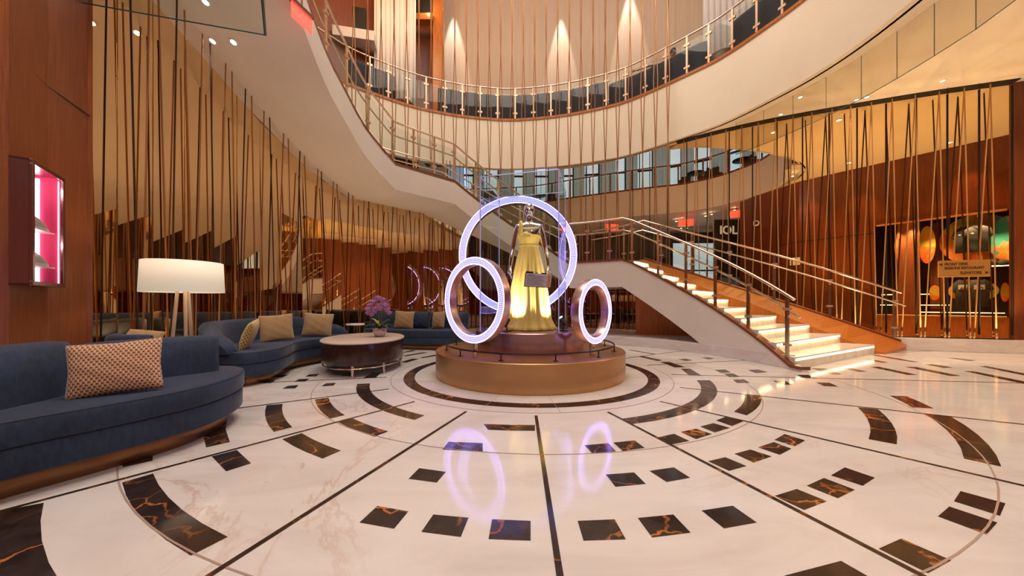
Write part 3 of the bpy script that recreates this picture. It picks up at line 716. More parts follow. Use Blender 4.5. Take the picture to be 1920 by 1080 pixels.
# ------------------------------------------------------------------ railings
def railing(name, label, pts, post_ts, h, second=None, glass_=True, r=.02, clamps=True, inward=None, gh=(.10, .86), mat='steel_warm', post_mat=None, post_w=.016, endcurl=False):
    """pts: list of 3D base points, post_ts: list of 3D base positions on it"""
    root = empty(name, label, 'railing')
    pts = [Vector(p) for p in pts]; up = Vector((0, 0, 1))
    MB().tube([p+up*h for p in pts], r, 10).build('handrail', mat, root)
    if second:
        dz, off = second
        q = [Vector((*o, 0)) for o in offset([(p.x, p.y) for p in pts], off)]
        MB().tube([Vector((a.x, a.y, p.z+dz)) for a, p in zip(q, pts)], r*.8, 8).build('lower_rail', mat, root)
    pp = [Vector(p) for p in post_ts]
    for i, p in enumerate(pp):
        a = pp[max(i-1, 0)]; b = pp[min(i+1, len(pp)-1)]; ang = atan2((b-a).y, (b-a).x)
        m = MB(); m.box((p.x, p.y, p.z+h/2), (post_w*1.6, post_w, h), ang); post = m.build('post', post_mat or mat, root, smooth=False)
        if clamps:
            for z in (.22, .78):
                m = MB(); m.box((p.x, p.y, p.z+h*z), (.15 if h > 1.05 else .11, .045, .055 if h > 1.05 else .04), ang); m.build('clamp', 'clamp', post, smooth=False)
    if glass_:
        for a, b in zip(pp, pp[1:]):
            d = (b-a); ln = Vector((d.x, d.y, 0)).length
            if ln < .05: continue
            u = d/ln; g0 = a+u*.035; g1 = b-u*.035; nn = Vector((-d.y, d.x, 0)).normalized()*.006
            m = MB(); m.loft([[q-nn+up*gh[0]*h, q-nn+up*gh[1]*h, q+nn+up*gh[1]*h, q+nn+up*gh[0]*h] for q in (g0, g1)], True, True)
            m.build('glass_panel', 'glass_clear', root, smooth=False)
    return root
def posts_px(xs, line): 
    out = []
    for x in xs:
        out.append(Vector(on_curve(x, line)))
    return out
# mezzanine balustrade
mz = [(a[0], a[1], DECK) for a in offset(MS, .08)]
railing('glass_balustrade', 'curved glass balustrade with bronze posts along the mezzanine edge', mz, posts_px([693,728,764,799,834,867,900,933,966,1000,1033,1067,1102,1137,1173,1210,1248,1288,1329,1373,1419,1467,1520,1580,1650], mz), 1.08, None, post_w=.03, r=.022, post_mat='clamp', gh=(.08, .84))
# upper flight
up_line = [(e[0], e[1]+.0, e[2]+.03) for e in Ed]
up_line = [tuple(Vector((e[0], e[1], e[2])).lerp(Vector((e2[0], e2[1], e[2])), .03)+Vector((0, 0, .04))) for e, e2 in zip(Ed, E2d)]
railing('glass_balustrade', 'glass balustrade with double rails on the near side of the curving upper stairs', up_line, posts_px([611,650,690,736,775,814,851,892,934,975,1020,1060], up_line), .92, (.66, -.10), post_w=.026, r=.022)
far_line = [tuple(Vector((e[0], e[1], e[2])).lerp(Vector((e2[0], e2[1], e[2])), .93)) for e, e2 in zip(Ed, E2d)]
fl = resample(far_line, .9)
railing('glass_balustrade', 'brass double handrail on the far wall side of the upper stairs', far_line, fl, .92, (.66, .08), post_w=.024, r=.022, glass_=False)
# lower flight near
nl = [(*circ(t, 4.01), ztop(t)+.05) for t in TS if t > 1]
railing('glass_balustrade', 'glass balustrade with steel double handrail down the near side of the lit stairs', nl, posts_px([1476,1403,1341,1286,1234,1185,1143,1101], nl), .98, (.70, -.09), post_w=.030, r=.024)
fr = [(g[0], g[1], i/(nG-1)*2.03+.21) for i, g in enumerate(GC)]+[(3.2, 9.75, 2.2), (2.5, 10.5, 2.2)]
railing('glass_balustrade', 'long double handrail with posts on the far side of the lit stairs', fr, posts_px([1677,1555,1452,1368,1297,1240], fr)+[Vector(fr[-2])], 1.02, (.74, .10), post_w=.028, r=.024)
bb = [(a[0], a[1], 6.9) for a in offset(B2, .06)]
railing('glass_balustrade', 'dark-railed glass balustrade of the far balcony in front of the windows', bb, resample(bb, 1.1), 1.0, None, mat='wood_cap', post_w=.04, r=.03)

# ------------------------------------------------------------------ smoke curtains (hanging glass)
sc = empty('smoke_curtain', 'hanging glass smoke curtain under the ceiling around the right side opening', 'glass curtain')
ml = catmull([(5.25,9.05),(5.75,8.25),(6.15,7.2),(6.35,6.2),(6.35,5.2),(6.2,4.2),(5.7,3.2)], 3)
pxs = [1380,1432,1487,1549,1615,1682,1752,1830,1930]
pp = [on_curve(x, ml) for x in pxs]
for a, b in zip(pp, pp[1:]):
    mm = MB(); mm.loft([[(q[0], q[1], z) for z in (4.72, CEIL)] for q in (a, b)])
    g = mm.build('glass_panel', 'glass_baffle', sc, smooth=False); g.modifiers.new('s', 'SOLIDIFY').thickness = .012
mm = MB()
for a, b in zip(pp, pp[1:]): mm.tube([(a[0], a[1], 4.72), (b[0], b[1], 4.72)], .007, 4)
for a in pp: mm.tube([(a[0], a[1], 4.72), (a[0], a[1], CEIL)], .005, 4)
mm.build('edge', 'glass_edge', sc, smooth=False)
sc = empty('smoke_curtain', 'glass smoke curtain with dark lower edge under the left stair underside', 'glass curtain')
k1, k2, k3 = (-4.62, 3.62), (-2.94, 4.07), (-2.60, 3.55)
for a, b in ((k1, k2), (k2, k3)):
    mm = MB(); mm.loft([[(q[0], q[1], z) for z in (4.2, 5.0)] for q in (a, b)])
    g = mm.build('glass_panel', 'glass_clear', sc, smooth=False); g.modifiers.new('s', 'SOLIDIFY').thickness = .01
mm = MB(); mm.tube([(*k1, 4.2), (*k2, 4.2)], .008, 4); mm.tube([(*k2, 4.2), (*k3, 4.2)], .014, 4); mm.build('edge', 'glass_edge', sc, smooth=False)

# ------------------------------------------------------------------ ropes
def rope_proto(mat):
    m = MB(); m.tube([(0, 0, 0), (0, 0, 1)], 1.0, 7); return m.build('rope', mat)
protos = {k: rope_proto(k) for k in ('rope_bronze', 'rope_gold', 'rope_reflection')}
tb_me = None
def rope(mat, a, b, r, label, group, tb=False):
    a, b = Vector(a), Vector(b)
    o = protos[mat].copy(); COL.objects.link(o)
    d = b-a; q = d.to_track_quat('Z', 'Y')
    o.matrix_world = Matrix.LocRotScale(a, q, (r, r, d.length))
    tag(o, label, 'rope', group)
    if tb:
        t = TB.copy(); COL.objects.link(t); t.parent = o; L = d.length
        t.matrix_parent_inverse = Matrix(); t.scale = (1/r, 1/r, 1/L); t.location = (0, 0, .02/L)
    return o
m = MB(); m.lathe([(.010, 0), (.018, .01), (.018, .05), (.008, .055), (.013, .07), (.013, .20), (.008, .21), (.006, .30)], n=8)
TB = m.build('turnbuckle', 'brass')
Wl = resample([p for p in offset(WS, -.38) if p[0] < -.9], .21)
n_l = len(Wl)
for i, p in enumerate(Wl):
    if i < 1 or i > n_l-2: continue
    dx = (-1)**i*random.uniform(.06, .15); t = Vector(Wl[i+1])-Vector(Wl[i-1]); t.normalize()
    top = Vector(p)+t*dx*.5; bot = Vector(p)-t*dx
    hit = BV.ray_cast(Vector((top.x, top.y, 1.0)), Vector((0, 0, 1)))
    zt = hit[0].z+.03 if hit[0] else 5.4
    dkr = i % 3 == 1  # every third rope coloured black to imitate rope reflections in the mirror
    rope('rope_reflection' if dkr else 'rope_bronze', (bot.x, bot.y, .0), (top.x, top.y, zt), .0105 if p[1] < 7 else .012,
         ('thin black reflected copy of a' if dkr else 'thin bronze')+' rope hanging from the stair underside in front of the mirror wall', ('black' if dkr else 'bronze')+' ropes along the left mirror wall')
# centre ropes: two mirrored bent ropes per pair
cm = resample([p for p in offset(MS, -.28) if p[0] < 4.3 and p[0] > -5.3], .372)
def bent(sgn):
    m = MB(); m.tube([(sgn*.05, 0, 14.4), (0.012*sgn, sgn*.014, 9.6), (-sgn*.06, 0, 7.2), (-.012*sgn, sgn*.014, 5.4), (sgn*.09, 0, .2)], .0135, 6)
    return m.build('rope', 'rope_bronze')
bp = (bent(1), bent(-1)); first = [True, True]
for i, p in enumerate(cm):
    if p[1] < 9.2: continue
    a = Vector(cm[max(i-1, 0)]); b = Vector(cm[min(i+1, len(cm)-1)]); ang = atan2((b-a).y, (b-a).x)
    for k in (0, 1):
        o = bp[k].copy() if not first[k] else bp[k]
        if not first[k]: COL.objects.link(o)
        first[k] = False
        o.location = (p[0], p[1], 0); o.rotation_euler.z = ang
        tag(o, 'long bronze rope hanging through the atrium in front of the curved mezzanine edge', 'rope', 'atrium ropes in front of the mezzanine')
# right ropes
wi = offset(WS, -.13); wo = offset(WS, .28)
tops = [1282,1305,1333,1361,1391,1422,1454,1487,1522,1560,1595,1634,1673,1716,1761,1808,1857]
bots = [x+9+max(0, (x-1500))*.008 for x in tops]
for i, x in enumerate(tops):
    T = on_curve(x, wi); Bq = on_curve(bots[i], wi); T2 = on_curve(x-12, wo); B2q = on_curve(bots[i]-6, wo)
    lab = 'golden rope stretched from ceiling slot to marble curb before the right glass wall'
    rope('rope_gold', (Bq[0], Bq[1], .27), (T[0], T[1], 5.49), .0105, lab, 'golden ropes before the right glass wall', True)
    lab2 = 'dark reflected copy of a golden rope just behind the right glass wall'  # modelled ropes standing for the golden ropes' reflections in the wall
    if x > 1470: rope('rope_reflection', (B2q[0], B2q[1], .27), (T2[0], T2[1], 5.49), .012, lab2, 'dark reflected ropes behind the right glass wall', True)
    if i > 0:
        Bp = on_curve(bots[i-1]+7, wi); B2p = on_curve(bots[i-1]-14+7, wo)
        rope('rope_gold', (Bp[0], Bp[1], .27), (T[0], T[1], 5.49), .0105, lab, 'golden ropes before the right glass wall', True)
        if i % 2 and x > 1470: rope('rope_reflection', (B2p[0], B2p[1], .27), (T2[0], T2[1], 5.49), .012, lab2, 'dark reflected ropes behind the right glass wall', True)
for o in protos.values(): bpy.data.objects.remove(o)
bpy.data.objects.remove(TB)

# ------------------------------------------------------------------ plinth, rings, mannequin
def drum(name, label, r, z0, z1, mat):
    m = MB(); m.lathe([(r-.004, z0), (r, z0+.004), (r, z1-.008), (r-.008, z1), (.01, z1)], (CX, CY, 0), 128); o = m.build(name, mat, angle=25)
    return tag(o, label, 'plinth')
d1 = drum('display_plinth', 'wide round brushed bronze plinth standing on the marble floor', 1.35, 0, .345, ['bronze_plinth'])
d2 = drum('display_plinth', 'smaller round plinth of shiny mauve metal under the mannequin', .782, .345, .62, ['bronze_mauve'])
gr = empty('guard_rail', 'low black tubular ring rail standing on the bronze plinth', 'rail', (CX, CY, .345))
m = MB(); m.tube([(1.2*cos(2*pi*k/96), 1.2*sin(2*pi*k/96), .085) for k in range(97)], .0105, 8, cap=False); m.build('rail', 'black_metal', gr)
for k in range(12):
    a = 2*pi*k/12+.2; m = MB(); m.lathe([(.028, 0), (.028, .006), (.007, .008), (.007, .085)], (1.2*cos(a), 1.2*sin(a), 0), 12); m.build('rail_post', 'black_metal', gr)
LEDP = 9
def light_ring(label, c, Ro, band, depth, nrm, rows, post, zb):
    root = empty('light_ring', label, 'light ring', (c[0], c[1], zb)); c = Vector(c)
    n_ = Vector(nrm).normalized(); q = n_.to_track_quat('Z', 'Y')
    Ri = Ro-band; k = 160
    prof = [(Ri, -depth), (Ro, -depth), (Ro, -.008), (Ro-.003, 0), (Ri+.003, 0), (Ri, -.008)]
    m = MB(); n = k; vs = []; fs = []
    for i in range(n):
        a = 2*pi*i/n
        for r, z in prof: vs.append((r*cos(a), r*sin(a), z))
    L = len(prof)
    for i in range(n):
        for j in range(L):
            j2 = (j+1) % L; i2 = (i+1) % n; fs.append((i*L+j, i2*L+j, i2*L+j2, i*L+j2))
    m.add(vs, fs); ring = m.build('ring_body', 'ring_metal' if Ro < .9 else 'bronze_mauve', root, angle=30)
    off = c-Vector((c.x, c.y, zb)); ML = Matrix.LocRotScale(off, q, (1, 1, 1)); ring.matrix_local = ML
    N = round(2*pi*(Ro-band/2)/(band/rows)); nm = 'led_%d' % round(Ro*1000); led(nm, Ri+.004, band-.008, rows, N)
    m = MB(); vs = []
    for i in range(n):
        a = 2*pi*i/n
        for r in (Ri+.004, Ro-.004): vs.append((r*cos(a), r*sin(a), .002))
    m.add(vs, [(2*i, 2*i+1, 2*((i+1) % n)+1, 2*((i+1) % n)) for i in range(n)])
    f = m.build('light_face', nm, root, recalc=False); f.matrix_local = ML
    f['label'] = 'dotted violet-white lit front face'
    bc = -n_*(depth*.5)
    m = MB()
    for rr0 in (Ri+.002, Ro-.002): m.tube([(rr0*cos(2*pi*i/96), rr0*sin(2*pi*i/96), .001) for i in range(97)], .0035, 6, cap=False)
    f2 = m.build('light_edge', 'led_edge', root); f2.matrix_local = ML
    h = c.z-Ro-zb+.03
    m = MB(); m.lathe([(.034, 0), (.034, h)], (bc.x, bc.y, 0), 24); m.build('stand', 'champagne', root)
    return root
light_ring('small glowing violet light ring on a post, left on the plinth', (-.476, 4.09, 1.04), .514, .085, .115, (-.648, -.76, 0), 4, None, .345)
light_ring('smallest glowing violet light ring on a post, right on the plinth', (1.05, 4.25, .90), .40, .072, .115, (.73, -.68, 0), 4, None, .345)
light_ring('largest glowing violet light ring standing behind the mannequin', (.10, 5.73, 1.815), .99, .115, .14, (0, -1, 0), 5, None, .62)

def skin_mesh(name, mat, chains, sub=2, parent=None, loc=(0, 0, 0)):
    """chains: list of (points, radii); first point may be an existing key"""
    verts = []; rad = []; edges = []; keys = {}
    def vid(p, r):
        k = tuple(round(x, 4) for x in p)
        if k not in keys: keys[k] = len(verts); verts.append(p); rad.append(r if isinstance(r, tuple) else (r, r))
        return keys[k]
    for pts, rs in chains:
        ids = [vid(p, r) for p, r in zip(pts, rs)]
        edges += list(zip(ids, ids[1:]))
    me = bpy.data.meshes.new(name); me.from_pydata(verts, edges, []); o = bpy.data.objects.new(name, me); COL.objects.link(o)
    sk = o.modifiers.new('skin', 'SKIN'); sk.use_smooth_shade = True
    if not me.skin_vertices: 
        bpy.context.view_layer.objects.active = o
    for v, r in zip(me.skin_vertices[0].data, rad): v.radius = r
    me.skin_vertices[0].data[0].use_root = True
    o.modifiers.new('sub', 'SUBSURF').levels = sub; o.modifiers['sub'].render_levels = sub
    dg = bpy.context.evaluated_depsgraph_get(); dg.update()
    me2 = bpy.data.meshes.new_from_object(o.evaluated_get(dg)); bpy.data.objects.remove(o)
    o = bpy.data.objects.new(name, me2); COL.objects.link(o); me2.materials.clear(); me2.materials.append(MT[mat])
    me2.polygons.foreach_set('use_smooth', [True]*len(me2.polygons))
    o.parent = parent; o.location = loc; return o
def hand_chains(w, d, side, out, s=1.0):
    """wrist w, direction d (down the hand), side = towards thumb, out = palm normal"""
    w, d, side, out = [Vector(x) for x in (w, d, side, out)]
    ch = []
    palm = w+d*.05*s; ch.append(([tuple(w), tuple(palm), tuple(w+d*.085*s)], [.022*s, (.032*s, .014*s), (.034*s, .013*s)]))
    pe = tuple(w+d*.085*s); pr0 = (.034*s, .013*s)
    for i, (o_, L) in enumerate(((.030, .062), (.010, .070), (-.010, .066), (-.029, .052))):
        b = w+d*.075*s+side*o_*s*.9; m1 = b+d*L*.5*s+side*o_*.1*s+out*.006*s; m2 = b+d*L*s+side*o_*.1*s+out*.022*s
        ch.append(([pe, tuple(b+d*.012*s), tuple(m1), tuple(m2)], [pr0, .0098*s, .0088*s, .0072*s]))
    b = w+d*.03*s+side*.022*s; ch.append(([tuple(palm), tuple(b+d*.02*s+side*.014*s+out*.008*s), tuple(b+d*.04*s+side*.026*s+out*.01*s), tuple(b+d*.068*s+side*.030*s+out*.018*s)], [(.032*s, .014*s), .012*s, .0105*s, .008*s]))
    return ch
# mannequin, feet at z .62
mz0 = .62
man = empty('mannequin', 'chrome mannequin in a yellow one-shoulder gown on the round plinth', 'mannequin', (CX-.005, CY, mz0))
def mirror_x(p): return (-p[0], p[1], p[2])
body_ch = [([(0, 0, .98), (0, .0, 1.10), (0, -.01, 1.25), (0, -.01, 1.38), (0, 0, 1.50), (0, 0, 1.565), (0, -.005, 1.63), (0, -.015, 1.69)],
            [(.15, .11), (.125, .095), (.11, .085), (.145, .105), (.12, .075), (.05, .05), (.045, .048), (.055, .07)])]
for sx in (-1, 1):
    body_ch.append(([(0, 0, 1.50), (sx*.155, 0, 1.505), (sx*.20, .01, 1.36), (sx*.235, .01, 1.20), (sx*.262, -.02, 1.05), (sx*.275, -.035, .925)],
                    [(.12, .075), .064, .050, .042, .035, .027]))
    body_ch += hand_chains((sx*.275, -.035, .925), (sx*.06, -.12, -.98), (0, -1, .1), (-sx, 0, 0), 1.32)
    body_ch.append(([(0, 0, .98), (sx*.09, 0, .90), (sx*.095, 0, .5), (sx*.09, .01, .1)], [(.15, .11), .09, .055, .035]))
skin_mesh('body', 'chrome', body_ch, 2, man)
m = MB(); prof = []
for i in range(13):
    a = pi*i/12; z = -cos(a); r = sin(a)
    prof.append((max(.001, r*(.078 if z > 0 else .078-.020*(-z))), z*.118))
m.lathe(prof, (0, -.012, 1.742), 28, 0, 1.0, 1.18); m.build('head', 'chrome', man)
m = MB(); m.tube([(0, -.105, 1.755), (0, -.118, 1.735), (0, -.108, 1.722)], [.006, .012, .009], 8); m.lathe([(.001, -.006), (.022, -.004), (.024, 0), (.022, .004), (.001, .007)], (0, -.088, 1.69), 14, 0, 1, .6); 
m.build('face', 'chrome', man)
# gown
def gown():
    m = MB(); n = 144; rings = []
    prof = [(1.50, .142, .098), (1.44, .158, .112), (1.38, .162, .125), (1.32, .150, .112), (1.26, .138, .10), (1.22, .136, .10), (1.16, .150, .115), (1.05, .180, .145), (.85, .222, .19), (.60, .262, .235), (.35, .292, .27), (.15, .315, .30), (.05, .335, .32), (.008, .375, .36)]
    for i, (z, rx, ry) in enumerate(prof):
        rg = []
        for k in range(n):
            a = 2*pi*k/n
            t = max(0, (1.22-z)/1.22); am = .15*t**.6 if z < 1.22 else 0
            ph = .5*(sin(a*17+.6*sin(a*3))+.55*sin(a*29+1.3+t)+.35*sin(a*11+2*t))
            if z < 1.22: mod = 1+am*ph*.85+.03*t*sin(3*a+1)
            else: mod = 1+.012*sin(a*14+z*60)
            x = rx*cos(a)*mod; y = ry*sin(a)*mod; zz = z
            if i == 0:      # one shoulder neckline: high at the image-left shoulder
                s_ = -cos(a); zz = 1.405+.05*s_+.10*max(0, s_)**3*1.0
                y *= .98
                x = x*(1.0 if s_ < .6 else 1.0)
            elif z > 1.40: 
                s_ = -cos(a); zz = min(z, 1.385+.03*s_)
            if z < .1: x += .03*max(0, cos(a)); 
            rg.append((x, y, zz))
        rings.append(rg)
    m.loft(rings, True); return m
g = gown().build('gown', 'silk_yellow', man, angle=80, recalc=True); g['label'] = 'floor-length pleated yellow silk gown'
sd_ = g.modifiers.new('s', 'SOLIDIFY'); sd_.thickness = .004
m = MB(); m.tube([(-.118, -.078, 1.38), (-.125, -.085, 1.46), (-.122, -.062, 1.545), (-.118, 0, 1.580), (-.122, .062, 1.54), (-.118, .080, 1.40)], [.036, .032, .028, .026, .03, .034], 12); m.build('shoulder_strap', 'silk_yellow', man)
m = MB(); m.lathe([(.141, -.012), (.147, 0), (.141, .012)], (0, 0, 1.225), 64, 0, 1, .72, cap=False); m.build('waistband', 'silk_yellow', man)
# glass case
gc = empty('glass_case', 'tall clear glass case enclosing the mannequin', 'display case', (.20, CY, .62), rz=R(-14))
hw, hd, H = .54, .47, 2.13
def pane(a, b):
    m = MB(); m.loft([[(q[0], q[1], z) for z in (.0, H)] for q in (a, b)]); o = m.build('glass_panel', 'glass_clear', gc, smooth=False); o.modifiers.new('s', 'SOLIDIFY').thickness = .012
cr = [(-hw, -hd), (hw, -hd), (hw, hd), (-hw, hd)]
for i in range(4): pane(cr[i], cr[(i+1) % 4])
m = MB()
for c in cr: m.box((c[0], c[1], H/2), (.012, .012, H))
for i in range(4): m.tube([(*cr[i], H), (*cr[(i+1) % 4], H)], .006, 4)
m.build('case_edge', 'glass_edge_blue', gc, smooth=False)
# information plaque on the glass
pq = empty('information_plaque', 'small grey text plaque fixed on the glass case before the gown', 'plaque', (.335, 4.35, 1.295)); pq.rotation_euler = (R(18), R(3), R(8))
m = MB(); m.box((0, 0, 0), (.335, .014, .165)); m.build('board', 'plaque_grey', pq, smooth=False, bevel=.003)
m = MB(); m.box((0, .012, -.005), (.35, .012, .178)); m.box((-.12, .012, .09), (.10, .015, .03)); m.box((.06, .012, .088), (.05, .015, .02)); m.build('backing', 'black', pq, smooth=False)
m = MB(); m.box((.135, -.0085, 0), (.035, .003, .155)); m.build('orange_band', 'plaque_orange', pq, smooth=False)
m = MB()
for k in range(9):
    wd = .10 if k == 0 else random.uniform(.18, .235); m.box((-.15+wd/2, -.0085, .066-k*.0155), (wd, .002, .0045 if k else .007))
m.build('text_lines', 'plaque_ink', pq, smooth=False)
m = MB(); m.box((0, .09, .06), (.02, .15, .012)); m.build('bracket', 'black', pq, smooth=False)
def spotlight(x, y, label, aim):
    r = empty('spotlight', label, 'spotlight', (x, y, .62)); d = Vector(aim)-Vector((x, y, .75)); an = atan2(d.y, d.x)
    m = MB(); m.box((0, 0, .006), (.13, .06, .012), an); m.tube([(0, 0, .01), (0, 0, .07)], .008, 8); m.build('stand', 'black', r, smooth=False)
    m = MB(); dn = d.normalized(); c = Vector((0, 0, .13)); m.tube([c-dn*.07, c+dn*.05], .030, 16); m.build('lamp_head', 'black', r)
    m = MB(); m.tube([c+dn*.0505, c+dn*.053], .024, 16); m.build('lens', 'lamp_glow', r)
    return Vector((x, y, .75))+dn*.08
for (x, y, lab) in ((-.07, 4.60, 'small black spotlight left of the gown hem on the plinth'), (.70, 4.72, 'small black spotlight right of the gown hem on the plinth')):
    p = spotlight(x, y, lab, (.25, 5.04, 1.35)); spot('gown_spot', p, (.25, 5.04, 1.25), 75, 85, (1, .90, .62), .8, .03)
p = spotlight(.78, 5.25, 'bright round spotlight behind the gown hem', (.25, 5.0, 1.5)); spot('gown_spot', p, (.25, 5.04, 1.4), 25, 80, (1, .92, .7), .8, .03)
spot('gown_top_spot', (.3, 3.9, 5.2), (.25, 5.04, 1.6), 160, 26, (1, .88, .66), .6)

# ------------------------------------------------------------------ seating
def prism(outline, z0, z1, bev=.025, mat='velvet_blue', name='seat', parent=None, top_only=False):
    m = MB(); rings = []
    st = [(bev if not top_only else 0, z0), (bev*.3 if not top_only else 0, z0+bev*.4), (0, z0+bev), (0, z1-bev), (bev*.3, z1-bev*.35), (bev, z1)]
    for d, z in st: rings.append([(p[0], p[1], z) for p in (inset_poly(outline, d) if d else outline)])
    m.loft(rings, True)
    from mathutils.geometry import tessellate_polygon
    n = len(outline)
    for rg in (rings[0], rings[-1]):
        tri = tessellate_polygon([[Vector(v) for v in rg]]); m.add(rg, tri)
    o = m.build(name, mat, parent, angle=50)
    bm = bmesh.new(); bm.from_mesh(o.data); bmesh.ops.remove_doubles(bm, verts=bm.verts, dist=.0005); bmesh.ops.recalc_face_normals(bm, faces=bm.faces); bm.to_mesh(o.data); bm.free()
    o.data.polygons.foreach_set('use_smooth', [True]*len(o.data.polygons)); o.data.set_sharp_from_angle(angle=R(50)); return o
def back_band(path, th, z0, z1s, side=1, lean=.04, mat='velvet_blue', name='backrest', parent=None):
    """upholstered curved back: path = inner face plan line; th outward to the 'side'"""
    n = len(path); zs = z1s if isinstance(z1s, list) else [z1s]*n
    q = offset(path, th*side); ends = []
    rings = []
    for i in range(n):
        a = Vector(path[i][:2]); b = Vector(q[i]); zt = zs[i]; f = 1.0
        e = min(i, n-1-i); f = (0.55, .86, .97, 1)[min(e, 3)]
        mid = (a+b)/2; a = mid+(a-mid)*f; b = mid+(b-mid)*f; zt = z0+(zt-z0)*(.93+.07*f)
        rg = []
        for u, v in ((0, 0), (0, .5), (.06, .88), (.2, .97), (.5, 1.0), (.8, .97), (.94, .88), (1, .5), (1, 0)):
            p = a.lerp(b, u); p = p+(b-a).normalized()*lean*v; rg.append((p.x, p.y, z0+(zt-z0)*v))
        rings.append(rg)
    m = MB(); m.loft(rings, True, True); return m.build(name, mat, parent, angle=55)
def sofa(label, outline, backs, zk=.12, side=1):
    root = empty('sofa', label, 'sofa', (0, 0, 0))
    prism(outline, .275, .42, .022, name='seat', parent=root)
    prism(inset_poly(outline, .012), zk, .275, .012, name='base', parent=root)
    prism(inset_poly(outline, .12), 0, zk, .004, 'bronze_kick', 'plinth', root)
    m = MB(); q = inset_poly(outline, .008); m.tube([(p[0], p[1], .412) for p in q+q[:1]], .006, 6, cap=False); m.build('piping', 'piping', root)
    for b in backs: back_band(b['p'], b.get('th', .2), .40, b['z'], b.get('side', 1), b.get('lean', .04), parent=root)
    return root
o1 = closed([(-2.72,.9),(-2.6,1.3),(-2.50,1.68),(-2.34,1.98),(-2.21,2.3),(-2.19,2.55),(-2.26,2.83),(-2.42,3.08),(-2.66,3.2),(-2.95,3.15),(-3.2,2.9),(-3.3,2.4),(-3.4,1.8),(-3.45,1.2),(-3.2,.7)])
sofa('dark blue kidney-shaped sofa nearest the camera at left with long front seat', o1, [
    {'p': catmull([(-2.95,1.1),(-2.80,1.5),(-2.78,1.9),(-2.84,2.3)], 4), 'th': .24, 'z': .76, 'side': 1},
    {'p': catmull([(-2.84,2.32),(-2.78,2.55),(-2.66,2.75),(-2.50,2.92)], 4), 'th': .22, 'z': .725, 'side': 1}])
o2 = closed([(-3.28,4.02),(-3.10,4.12),(-3.03,4.45),(-3.14,4.85),(-3.26,5.2),(-3.18,5.6),(-3.02,5.95),(-2.98,6.25),(-3.2,6.55),(-3.7,6.75),(-4.2,6.45),(-4.4,5.9),(-4.4,5.2),(-4.2,4.6),(-3.85,4.2)])
bk = catmull([(-3.28,4.16),(-3.62,4.30),(-3.88,4.62),(-4.05,5.1),(-4.08,5.6),(-3.95,6.1),(-3.6,6.42),(-3.2,6.5)], 4)
nb = len(bk); zz = [.46+.30*min(1, (min(i, nb-1-i)/7.0))**.7 for i in range(nb)]
sofa('blue serpentine sofa with three patterned pillows in front of the mirror wall', o2, [{'p': bk, 'th': .22, 'z': zz, 'side': 1, 'lean': .03}])
o3 = closed([(-3.35,7.75),(-2.9,7.55),(-2.3,7.35),(-1.7,7.25),(-1.2,7.35),(-1.05,7.7),(-1.2,8.2),(-1.7,8.55),(-2.5,8.7),(-3.2,8.55),(-3.45,8.15)])
sofa('dark blue curved sofa behind the orchid table, partly behind the left light ring', o3, [
    {'p': catmull([(-3.3,8.0),(-3.0,8.15),(-2.5,8.22),(-2.0,8.2)], 4), 'th': .22, 'z': .80, 'side': 1},
    {'p': catmull([(-1.98,8.2),(-1.6,8.1),(-1.3,7.9),(-1.15,7.6)], 4), 'th': .22, 'z': .80, 'side': 1}])
oc = closed([(-3.8+.40*cos(2*pi*k/10), 3.56+.36*sin(2*pi*k/10)) for k in range(10)])
ch = empty('lounge_chair', 'blue rounded lounge chair mostly hidden behind the nearest sofa', 'chair')
prism(oc, .12, .40, .02, name='seat', parent=ch); prism(inset_poly(oc, .08), 0, .12, .004, 'bronze_kick', 'plinth', ch)
back_band(catmull([(-3.52,3.30),(-3.72,3.24),(-3.95,3.30),(-4.08,3.48)], 4), .12, .38, .70, -1, .0, parent=ch)

def pillow_mesh(w, h, t, name='pillow', n=22):
    me = bpy.data.meshes.new(name); vs = []; fs = []; uvs = []
    rnd = random.Random(hash(name) % 100)
    for s in (1, -1):
        for j in range(n+1):
            for i in range(n+1):
                u, v = i/n*2-1, j/n*2-1
                edge_ = (1-u**6)*(1-v**6); th = t*.5*max(0, (1-u*u)*(1-v*v))**.42
                px = w/2*u*(1-.06*(1-abs(v))*1.0*(abs(u)**3)); pz = h/2*v*(1-.07*(1-abs(u))*(abs(v)**3))
                wr = .004*sin(9*u+4*v)*sin(7*v-2*u)*edge_
                vs.append((px, s*(th+wr*(th > .005)), pz)); uvs.append((i/n, j/n))
    N = (n+1)*(n+1)
    for s in (0, 1):
        for j in range(n):
            for i in range(n):
                a = s*N+j*(n+1)+i; f = (a, a+1, a+n+2, a+n+1); fs.append(f[::-1] if s == 0 else f)
    me.from_pydata(vs, [], fs); uv = me.uv_layers.new()
    for l in me.loops: uv.data[l.index].uv = uvs[l.vertex_index]
    bm = bmesh.new(); bm.from_mesh(me); bmesh.ops.remove_doubles(bm, verts=bm.verts, dist=.0004); bmesh.ops.recalc_face_normals(bm, faces=bm.faces); bm.to_mesh(me); bm.free()
    me.polygons.foreach_set('use_smooth', [True]*len(me.polygons)); return me
def pillow(label, c, w, h, t, rz, tilt, mat, roll=0, grp='patterned throw pillows'):
    me = pillow_mesh(w, h, t); me.materials.append(MT[mat]); o = bpy.data.objects.new('throw_pillow', me); COL.objects.link(o)
    o.matrix_world = Matrix.Translation(c) @ Matrix.Rotation(R(rz), 4, 'Z') @ Matrix.Rotation(R(tilt), 4, 'X') @ Matrix.Rotation(R(roll), 4, 'Y')
    return tag(o, label, 'pillow', grp)
pillow('large orange pillow with navy dots on the nearest sofa', (-2.56, 2.21, .585), .43, .345, .14, 34, -14, 'pillow_orange', -4)
